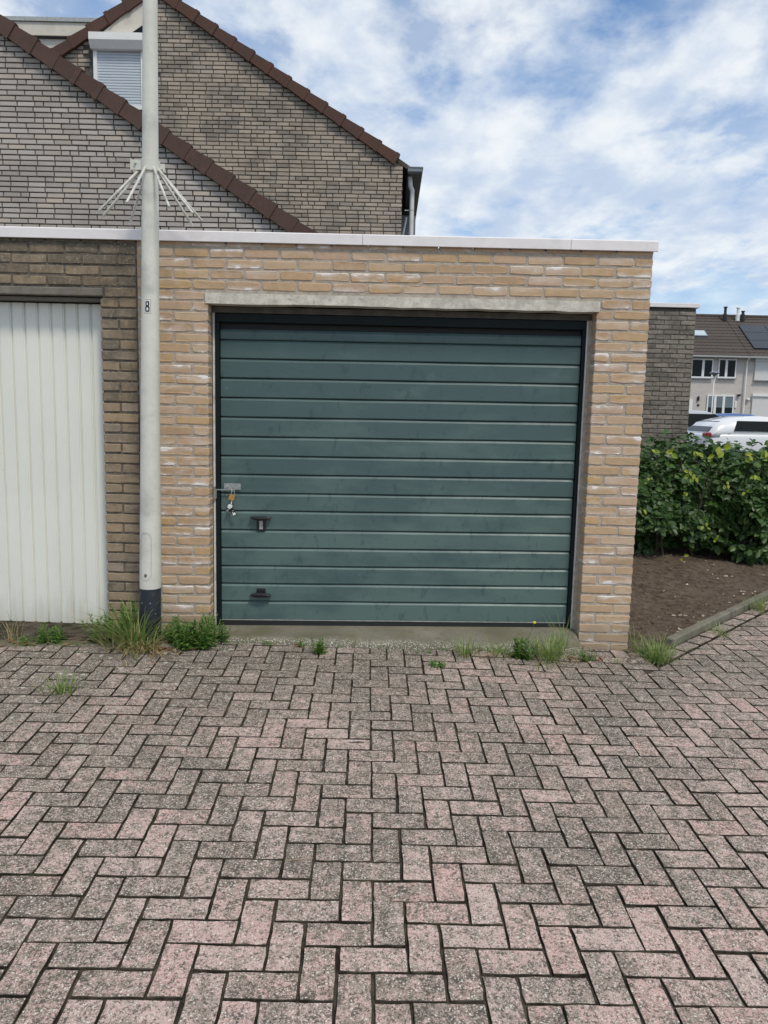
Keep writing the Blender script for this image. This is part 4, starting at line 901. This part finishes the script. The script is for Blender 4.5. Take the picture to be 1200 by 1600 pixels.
def leafy_weed(px, py, stems, h, spread, label, seed=1, leaf=.045, group='weeds along the garage fronts', cat='weed'):
    rng = random.Random(seed); e = empty('leafy_weed', (px, py, gz(px, py)), label, cat, group); st = MB(); lf = MB()
    for _ in range(stems):
        a = rng.uniform(0, 6.283); r = spread*math.sqrt(rng.random()); hh = h*rng.uniform(.55, 1.05); b = Vector((r*math.cos(a), r*math.sin(a)*.7, -.01)); tip = b+Vector((rng.gauss(0, .18)*hh+r*math.cos(a)*.3, rng.gauss(0, .15)*hh-.1*hh, hh))
        st.tube([b, (b+tip)/2+Vector((rng.gauss(0, .006), 0, 0)), tip], [.0022, .0018, .001], 4)
        k = max(7, int(hh/.0075))
        for i in range(k):
            q = .12+.88*i/k; c = b.lerp(tip, q); an = i*2.4+rng.gauss(0, .3); el = .15+1.0*q*q+rng.gauss(0, .15); d = Vector((math.cos(an)*math.cos(el), math.sin(an)*math.cos(el), math.sin(el)))
            L = leaf*(1.1-.55*q)*rng.uniform(.8, 1.2); W = L*.17; s = d.cross(Vector((0, 0, 1))).normalized(); dn = Vector((0, 0, -.18*L))
            lf.add([tuple(c), tuple(c+d*L*.45+s*W), tuple(c+d*L+dn), tuple(c+d*L*.45-s*W)], [(0, 1, 2, 3)])
    st.o('stems', X['weed'], e, kind='stuff'); lf.o('leaves', X['weed'], e, kind='stuff'); return e
grass_tuft(-0.40, -0.315, 170, .37, .075, 'tall arching grass clump at the left of the lamp post foot', .85, 70, .0048, .55, 11)
grass_tuft(-0.30, -0.40, 30, .20, .07, 'straw-coloured dead grass lying in front of the lamp post foot', 1.15, 170, .0048, .9, 12)
leafy_weed(-0.60, -0.22, 20, .17, .10, 'bushy green weed between the white door and the tall grass', 13, .05)
leafy_weed(-0.46, -0.20, 16, .24, .08, 'dense green weed against the dark brick behind the tall grass', 14, .05)
leafy_weed(-0.04, -0.30, 46, .205, .125, 'broad dark green weed clump right of the lamp post foot', 15, .05)
leafy_weed(-0.16, -0.25, 16, .17, .07, 'weed squeezed between the lamp post and the tan pillar', 16, .045)
leafy_weed(0.105, -0.17, 9, .15, .035, 'single weed at the left corner of the green door threshold', 17, .045)
leafy_weed(-0.93, -0.27, 22, .12, .08, 'low green weed before the white garage door', 18, .04)
leafy_weed(-1.05, -0.32, 14, .06, .07, 'flat creeping weed before the white garage door, next to the low green one', 19, .035)
grass_tuft(-1.15, -0.33, 10, .25, .03, 'thin tall grass stalks with straw near the left picture edge', .35, 24, .002, .3, 20)
grass_tuft(-0.56, -1.06, 50, .15, .045, 'pale grass tuft growing in a paving joint at the left', .8, 10, .0028, .5, 21)
leafy_weed(0.75, -0.33, 15, .105, .035, 'bright green tuft of weed at the threshold, left of the middle', 22, .04)
leafy_weed(0.42, -0.205, 7, .035, .04, 'tiny sprout at the threshold near the lower handle', 23, .022)
leafy_weed(0.63, -0.225, 5, .065, .02, 'small thin sprout beside the bright green tuft', 24, .03)
leafy_weed(1.47, -0.48, 9, .035, .035, 'flat rosette weed between the pavers in the middle', 25, .045)
leafy_weed(1.36, -0.25, 10, .028, .09, 'row of tiny sprouts along the threshold edge right of the middle', 26, .022)
grass_tuft(1.66, -0.27, 70, .16, .040, 'fine grass tuft at the threshold, left of two others', .9, 10, .0022, .5, 27)
grass_tuft(1.86, -0.25, 60, .13, .045, 'short yellowish grass tuft at the threshold beside a leafy weed', 1.0, 16, .0024, .6, 28)
fw = leafy_weed(2.01, -0.27, 18, .14, .045, 'leafy weed with a yellow flower stalk at the right of the threshold', 29, .05)
MB().tube([(0.02, 0.02, 0), (.045, .01, .13), (.075, .0, .225)], .0014, 5).o('flower_stalk', X['weed'], fw); MB().lathe([(.001, .222), (.011, .228), (.009, .236), (.002, .238)], 10, (.075, 0)).o('flower_head', plain('yellow_petal', (.75, .55, .03), .6), fw)
grass_tuft(2.19, -0.26, 150, .22, .075, 'wide yellow-green grass tuft in the right corner of the doorway', 1.0, 45, .0028, .6, 30)
grass_tuft(2.30, -0.13, 14, .32, .03, 'few tall grass blades in front of the right jamb', .35, 4, .003, .35, 31)
leafy_weed(2.43, -0.25, 14, .075, .04, 'small green weed in front of the right brick pillar', 32, .035)
grass_tuft(2.62, -0.26, 8, .07, .02, 'few yellow grass blades before the pillar foot', .8, 8, .002, .5, 33)
grass_tuft(2.90, -0.17, 170, .20, .06, 'thick round grass tussock at the right end of the garage wall', 1.05, 40, .003, .7, 34)
grass_tuft(2.80, 0.02, 8, .26, .02, 'thin grass stalks against the garage corner by the flower bed', .3, 3, .002, .3, 35)
grass_tuft(3.53, 0.37, 45, .15, .04, 'small grass tuft in front of the kerb', .9, 8, .0025, .6, 36)
grass_tuft(4.13, 1.04, 70, .16, .06, 'grass tuft by the kerb at the right picture edge', .9, 26, .0028, .6, 37)
tag(MB().box(-.055, .055, -.035, .035, -.02, .022, .012).o('stone', X['pav'], loc=(2.745, -.235, gz(2.745, -.235)), rot=(.05, -.08, .25)), 'broken piece of paver lying at the garage corner', 'stone')
tag(MB().box(-.06, .06, -.035, .035, -.02, .018, .008).o('stone', X['kerb'], loc=(-.175, -.33, gz(-.175, -.33)+.004), rot=(.05, .1, -.2)), 'grey chip of concrete beside the lamp post foot', 'stone')
dl = MB(); rng = random.Random(4)
for cx0, cy0, n_, sx in ((-.26, -.38, 46, .11), (-1.12, -.36, 20, .08), (1.70, -.31, 10, .10), (2.32, -.25, 22, .12), (.62, -.27, 8, .06), (-.7, -.27, 14, .1), (2.55, -.24, 6, .08)):
    for _ in range(n_):
        x, y = cx0+rng.gauss(0, sx), cy0+rng.gauss(0, .035); a = rng.uniform(0, 6.28); L = rng.uniform(.008, .022); z = gz(x, y)+rng.uniform(.004, .014)
        dl.add([(x+math.cos(a)*L*p-math.sin(a)*L*.5*q, y+math.sin(a)*L*p+math.cos(a)*L*.5*q, z+r*L) for p, q, r in ((-1, 0, .2), (0, -1, 0), (1, 0, .4), (0, 1, .2))], [(0, 1, 2, 3)])
ms = MB(); rng = random.Random(77)
for _ in range(900):
    x = rng.uniform(-1.5, 2.85); y = edge_y(x)+rng.gauss(0.0, .02)
    if mnoise.noise((x*3.1, 0.5, 0)) < -0.12: continue
    if rng.random() < .3: y = edge_y(x)-abs(rng.gauss(0, .10)); j = round((y-GY)/GU); y = GY+j*GU+(x-GX)*GR+rng.gauss(0, .003)
    z = gz(x, y)+.001; a = rng.uniform(0, 6.28); L = rng.uniform(.006, .018); el = rng.uniform(.2, 1.2); d = Vector((math.cos(a)*math.cos(el), math.sin(a)*math.cos(el), math.sin(el))); sd_ = Vector((-math.sin(a), math.cos(a), 0))*L*.28; c = Vector((x, y, z))
    ms.add([tuple(c), tuple(c+d*L*.5+sd_), tuple(c+d*L), tuple(c+d*L*.5-sd_)], [(0, 1, 2, 3)])
tag(ms.o('moss', X['weed'], kind='stuff'), 'moss and tiny sprouts along the edge of the paving', 'moss')
o = dl.o('leaf_litter', X['dead'], kind='stuff'); tag(o, 'brown dead leaf litter scattered along the wall foot', 'leaf litter')
fe = MB(); n_ = 9; v = []
for i in range(n_+1):
    s = i/n_; x = -0.045+.09*s; ww = .011*math.sin(math.pi*min(1, s*.93+.05)); v += [(x, -ww, .004+.006*math.sin(math.pi*s)), (x, ww, .003)]
fe.add(v, [(2*i, 2*i+2, 2*i+3, 2*i+1) for i in range(n_)]).add([(a, b, c-.003) for a, b, c in v], [(2*i, 2*i+1, 2*i+3, 2*i+2) for i in range(n_)])
tag(fe.o('feather', X['whitep'], loc=(1.03, -1.50, gz(1.03, -1.50)+.002), rot=(0, 0, .1)), 'small white feather lying on the pavers', 'feather')
tag(MB().tube([(-.05, -.008, .004), (0, 0, .006), (.05, .012, .004)], .0012, 5).o('straw', X['dry'], loc=(.86, -2.42, gz(.86, -2.42)+.002)), 'thin dry stalk lying on a paver in the foreground', 'straw')

# ------------------------------------------------------------------ terrace across the road
YT = 45.5
def frame_window(parent, x0, x1, z0, z1, lights, glass, Y=YT, blind=False):
    wn = MB().box(x0, x1, Y-.03, Y+.05, z0, z0+.09).box(x0, x1, Y-.03, Y+.05, z1-.09, z1)
    xs = [x0+(x1-x0)*q for q in lights]
    for q in xs: wn.box(max(x0, q-.075), min(x1, q+.075), Y-.029, Y+.05, z0+.091, z1-.091)
    w_ = wn.o('window', X['wframe'], parent)
    for a, b in zip(xs[:-1], xs[1:]):
        MB().box(a+.041, b-.041, Y+.0, Y+.03, z0+.072, z1-.072).o('pane', X[glass], w_)
        if blind: MB().box(a+.05, b-.05, Y-.012, Y-.001, z0+(z1-z0)*.52, z1-.08).o('blind', X['glassb'], w_)
    MB().box(x0-.04, x1+.04, Y-.09, Y-.031, z0-.06, z0-.005).o('window_sill', X['gutterf'], w_)
    return w_
def tile_rows(parent, x0, x1, n=13, y0=YT-.35, z0=5.32, y1=49.6, z1=8.28):
    for i in range(n):
        a, b = i/n, (i+1)/n; ya, za = y0+(y1-y0)*a, z0+(z1-z0)*a; yb, zb = y0+(y1-y0)*b, z0+(z1-z0)*b
        m = MB(); nn = int((x1-x0)/.15); v = []
        for k in range(nn+1):
            x = x0+(x1-x0)*k/nn; u = .016*(1 if k % 2 else -1); v += [(x, ya-.02, za-.03), (x, ya-.02, za+.035+u), (x, yb+.03, zb+.004+u)]
        m.add(v, [(3*k+q, 3*k+3+q, 3*k+4+q, 3*k+1+q) for k in range(nn) for q in (0, 1)]); m.o('tile_row', X['roofd'], parent)
for idx, (x0, x1, lab) in enumerate(((14.2, 23.93, 'pale brick terraced house with white windows and a skylight across the road'), (23.94, 30.2, 'pale brick terraced house with white roller shutters and solar panels across the road'))):
    th = empty('terraced_house', (x0, YT, 0), lab, 'house', 'terrace across the road'); th.location = (0, 0, 0)
    MB().box(x0, x1, YT+.06, YT+8.2, -.45, 5.25).o('wall', X['terr'], th)
    MB().prism([(0, 0)]*0 or [(x0, 5.22), (x1, 5.22), (x1, 5.3), (x0, 5.3)], YT-.4, YT+.06).o('eaves_board', X['pvc'], th)
    v = [(x0, YT-.3, 5.26), (x1, YT-.3, 5.26), (x1, 49.6, 8.22), (x0, 49.6, 8.22), (x0, 53.9, 5.26), (x1, 53.9, 5.26)]
    rfo = MB().add(v, [(0, 1, 2, 3), (3, 2, 5, 4), (0, 3, 4), (1, 5, 2)]).o('roof', X['roofd'], th); tile_rows(rfo, x0+.01, x1-.01)
    MB().tube([(x0, 49.6, 8.30), (x1, 49.6, 8.30)], .11, 8).o('ridge', X['roofd'], rfo)
    MB().extr([(YT-.50, 5.30), (YT-.50, 5.20), (YT-.38, 5.18), (YT-.37, 5.30)], x0, x1).o('gutter', X['galv'], th)
    if idx == 0:
        frame_window(th, 20.40, 21.80, 3.90, 5.12, (0, .55, 1), 'glass'); frame_window(th, 22.13, 23.28, 3.92, 5.14, (0, .45, 1), 'glass')
        frame_window(th, 17.4, 19.3, 3.90, 5.12, (0, .5, 1), 'glass')
        frame_window(th, 21.58, 23.30, 1.20, 2.86, (0, .30, .62, 1), 'glass', blind=True)
        MB().box(20.02, 20.66, YT-.01, YT+.07, -.1, 2.55).o('front_door', X['wframe'], th)
        MB().box(20.95, 21.08, YT-.06, YT+.05, 2.45, 2.75, .03).o('wall_lamp', X['black'], th); MB().box(20.98, 21.12, YT+.03, YT+.058, 2.12, 2.24).o('house_number', X['print_'], th)
        MB().box(23.48, 23.68, YT-.12, YT+.05, 2.82, 2.93, .02).o('wall_lamp', X['black'], th)
        MB().box(23.36, 23.50, YT+.0, YT+.055, 2.05, 2.5, .02).o('letter_box', X['whitep'], th)
        MB().tube([(23.90, YT-.4, 5.2), (23.90, YT-.1, 5.0), (23.92, YT-.08, 0)], .05, 8).o('downpipe', X['wframe'], th)
        sk = MB(); a = math.atan2(8.28-5.32, 49.6-YT+.35)
        def on(x, s, off=.06): return (x, YT-.35+s*math.cos(a)-off*math.sin(a), 5.32+s*math.sin(a)+off*math.cos(a))
        sk.add([on(20.2, 2.28, .12), on(21.93, 2.28, .12), on(21.93, 3.05, .12), on(20.2, 3.05, .12), on(20.2, 2.28, 0), on(21.93, 2.28, 0), on(21.93, 3.05, 0), on(20.2, 3.05, 0)], [(0, 1, 2, 3), (0, 4, 5, 1), (1, 5, 6, 2), (2, 6, 7, 3), (3, 7, 4, 0)])
        so_ = sk.o('skylight', X['gutterf'], rfo); 
        MB().add([on(20.27, 2.34, .13), on(21.86, 2.34, .13), on(21.86, 2.99, .13), on(20.27, 2.99, .13)], [(0, 1, 2, 3)]).o('skylight_pane', X['sheen'], rfo)
        for cxp, dk, zt in ((24.02-.25, 'black', 8.75),):
            MB().lathe([(.14, 7.9), (.13, 8.35), (.09, 8.4), (.09, zt), (.13, zt+.02), (.13, zt+.08), (.02, zt+.1)], 12, (cxp, 49.0)).o('vent_pipe', X[dk], rfo)
    else:
        for z0_, z1_ in ((3.84, 5.2), (0.9, 2.98)):
            w_ = MB().box(24.46, 26.6, YT-.05, YT+.05, z0_, z1_).o('roller_shutter', X['blind'], th); MB().box(24.42, 26.64, YT-.14, YT-.051, z1_-.16, z1_+.02).o('shutter_box', X['wframe'], w_); MB().box(24.42, 26.64, YT-.11, YT-.051, z0_-.07, z0_).o('window_sill', X['gutterf'], w_)
        MB().lathe([(.05, 5.0), (.06, 5.05)], 6, (24.3, YT)).o('bracket', X['galv'], th)
        MB().box(24.08, 24.28, YT-.12, YT+.05, 2.55, 2.68, .03).o('wall_lamp', X['whitep'], th)
        a = math.atan2(8.28-5.32, 49.6-YT+.35)
        def on(x, s, off=.06): return (x, YT-.35+s*math.cos(a)-off*math.sin(a), 5.32+s*math.sin(a)+off*math.cos(a))
        for ix in range(3):
            for iz in range(3):
                xa, sa = 24.45+ix*1.72, .82+iz*1.05
                q = [on(xa, sa, .12), on(xa+1.68, sa, .12), on(xa+1.68, sa+1.02, .12), on(xa, sa+1.02, .12)]; q2 = [on(xa, sa, .07), on(xa+1.68, sa, .07), on(xa+1.68, sa+1.02, .07), on(xa, sa+1.02, .07)]
                MB().add(q+q2, [(0, 1, 2, 3), (0, 4, 5, 1), (1, 5, 6, 2), (2, 6, 7, 3), (3, 7, 4, 0)]).o('solar_panel', X['solar'], rfo)
        for cxp, dk, zt in ((24.63, 'whitep', 8.72), (24.97, 'black', 8.50)):
            MB().lathe([(.14, 7.9), (.13, 8.35), (.09, 8.4), (.09, zt), (.13, zt+.02), (.13, zt+.08), (.02, zt+.1)], 12, (cxp, 49.0)).o('vent_pipe', X[dk], rfo)
sl = empty('street_lamp', (18.84, 38, 0), 'slender street lamp with a wide conical hat before the terrace', 'street lamp')
MB().lathe([(.06, -.4), (.045, 1.0), (.03, 3.66)], 12).o('shaft', X['pvc'], sl, smooth=True); MB().lathe([(.05, 3.64), (.10, 3.72), (.25, 3.80), (.27, 3.84), (.24, 3.87), (.05, 3.92)], 20).o('lamp_hat', X['gutterf'], sl, smooth=True)

# ------------------------------------------------------------------ parked cars
def paint(name, c): return plain(name, c, .22, .03, 1.0, spec=.6, bstr=0, Coat__Weight=.6)
def car(name, label, loc, rz, col, p):
    e = empty(name, loc, label, 'car', 'cars parked behind the hedge', (0, 0, rz)); m = paint(name+'_paint', col)
    L, W, Hb, Ht = p['L'], p['W'], p['belt'], p['H']; rb, rt, ft, fb = p['gh']       # greenhouse: rear base, rear roof, front roof, front base along x (rear at 0)
    secs = [(0.0, .42, Hb*.90, .86), (.05, .30, Hb*.97, .93), (.28, .24, Hb, .985), (L*.35, .22, Hb, 1), (fb-.05, .22, Hb+.0, 1), (fb+.3, .22, Hb-.05, .99), (L-.45, .22, Hb-.17, .965), (L-.12, .26, Hb-.30, .90), (L, .36, Hb-.44, .80)]
    v = []; f = []
    for x, zb, zt, k in secs:
        w = W/2*k; ring = [(w*.80, zb), (w*.96, zb+.08), (w, zb+(zt-zb)*.45), (w*.985, zt-.12), (w*.93, zt-.03), (w*.80, zt)]
        v += [(x, -a, b) for a, b in ring]+[(x, a, b) for a, b in ring[::-1]]
    n = 12
    for i in range(len(secs)-1):
        for q in range(n): f.append((i*n+q, (i+1)*n+q, (i+1)*n+(q+1) % n, i*n+(q+1) % n))
    f += [tuple(range(n)), tuple(range((len(secs)-1)*n, len(secs)*n))[::-1]]
    body = obj('body', mesh('body', v, f, m, True), e); s = body.modifiers.new('s', 'SUBSURF'); s.levels = s.render_levels = 2
    wb, wt = W/2*.945, W/2*.70
    g = [(rb, wb*.96, Hb-.05), (rb+(rt-rb)*.55, wb*.93-.03, Hb+(Ht-Hb)*.55), (rt-.02, wt+.02, Ht-.115), (rt+.28, wt+.01, Ht-.05), ((rt+ft)/2, wt+.01, Ht), (ft-.15, wt, Ht-.03), (ft+.05, wt-.01, Ht-.085), (fb, wb*.95, Hb-.06)]
    v = []; f = []
    for i, (x, w, z) in enumerate(g):
        bx = x if i in (0, 7) else None
        zlow = Hb-.13; wl = wb
        ring = [(wl, zlow), (wl+(w-wl)*.5, zlow+(z-zlow)*.5), (w, max(zlow+.001, z-.05)), (w*.86, z)]
        v += [(x, -a, b) for a, b in ring]+[(x, a, b) for a, b in ring[::-1]]
    n = 8
    for i in range(len(g)-1):
        for q in range(n): f.append((i*n+q, (i+1)*n+q, (i+1)*n+(q+1) % n, i*n+(q+1) % n))
    f += [tuple(range(n)), tuple(range((len(g)-1)*n, len(g)*n))[::-1]]
    gh = obj('roof_shell', mesh('roof_shell', v, f, m, True), e)
    def side(x, z, sgn, off=.012):       # point on the sloping side glass
        q = (z-(Hb-.06))/(Ht-.05-(Hb-.06)); return (x, sgn*(wb+(wt+.02-wb)*q+off), z)
    zl, zh = Hb+.04, Ht-.13
    xr = lambda z: p['cp']+(z-zl)*p.get('cps', .55); xf = lambda z: fb-.18-(z-zl)*(fb-ft-.05)/(Ht-Hb)
    for sgn in (-1, 1):
        cuts = [0, .48, 1]
        for a, b in zip(cuts[:-1], cuts[1:]):
            q = []
            for u, z in ((a, zl), (b, zl), (b, zh), (a, zh)):
                x0_, x1_ = xr(z), xf(z); q.append(side(x0_+(x1_-x0_)*u+(.025 if u == a and a else 0), z, sgn))
            MB().add(q+[(a_, b_-sgn*.03, c_) for a_, b_, c_ in q], [(0, 1, 2, 3), (0, 4, 5, 1), (1, 5, 6, 2), (2, 6, 7, 3), (3, 7, 4, 0)]).o('side_window', X['glass'], e)
        MB().box(fb-.42, fb-.26, sgn*(W/2+.02)-.09, sgn*(W/2+.02)+.09, Hb+.0, Hb+.13, .03).o('mirror', m, e)
        MB().box(-.004 if 0 else .004, .16, sgn*(W/2*.86)-.13+(-.02*sgn), sgn*(W/2*.86)+.13-.02*sgn, Hb-.14, Hb-.01, .03).o('tail_light', plain('tail_red', (.22, .008, .012), .2, .3, 10), e)
        MB().box(L-.30, L-.05, sgn*(W/2*.72)-.14, sgn*(W/2*.72)+.14, Hb-.36, Hb-.24, .03).o('headlight', X['sheen'], e)
        for wx in (.78, L-.82):
            wm = MB().lathe([(.20, -.10), (.30, -.105), (.315, -.08), (.315, .08), (.30, .105), (.20, .10)], 24); wl_ = wm.o('wheel', X['seal'], e, loc=(wx, sgn*(W/2-.11), .315), rot=(math.pi/2, 0, 0))
            MB().lathe([(.02, -.09), (.20, -.095), (.21, -.07), (.21, .07), (.20, .095), (.02, .09)], 16).o('rim', X['galv'], wl_)
    q = []
    for u, sgn in ((.14, -1), (.14, 1), (.80, 1), (.80, -1)):
        x = rb+(rt-rb)*u; z = Hb-.05+(Ht-.09-Hb+.05)*u; wv = (wb*.96+(wt-wb*.96)*u)*.84; q.append((x-.035, sgn*wv, z+.02))
    MB().add(q+[(a+.03, b, c-.01) for a, b, c in q], [(0, 1, 2, 3), (0, 4, 5, 1), (1, 5, 6, 2), (2, 6, 7, 3), (3, 7, 4, 0)]).o('rear_window', X['glass'], e)
    q = []
    for u, sgn in ((.12, 1), (.12, -1), (.85, -1), (.85, 1)):
        x = fb+(ft+.05-fb)*u; z = Hb-.06+(Ht-.085-Hb+.06)*u; wv = (wb*.95+(wt-wb*.95)*u)*.88; q.append((x+.03, sgn*wv, z+.025))
    MB().add(q+[(a-.03, b, c-.01) for a, b, c in q], [(0, 1, 2, 3), (0, 4, 5, 1), (1, 5, 6, 2), (2, 6, 7, 3), (3, 7, 4, 0)]).o('windscreen', X['glassb'], e)
    return e
HB = dict(L=4.25, W=1.79, belt=1.10, H=1.53, gh=(.10, .60, 2.35, 3.15), cp=.76, cps=.45)
MPV = dict(L=4.4, W=1.8, belt=1.12, H=1.70, gh=(.10, .35, 2.9, 3.85), cp=.5, cps=.3)
car('parked_car', 'white hatchback with a red tail light just behind the hedge', (9.26, 15.9, 0), math.radians(1.5), (.72, .73, .74), HB)
car('parked_car', 'silver grey tall car beside the dark brick wall, behind the white hatchback', (8.6, 20.9, 0), 0.0, (.42, .44, .46), MPV)
car('parked_car', 'blue car of which only the roof shows above the white hatchback', (13.9, 27.9, 0.02), 0.0, (.03, .10, .30), dict(HB, H=1.62, belt=1.05))
car('parked_car', 'black car at the right picture edge behind the white hatchback', (17.0, 27.6, 0.02), 0.0, (.02, .02, .022), HB)
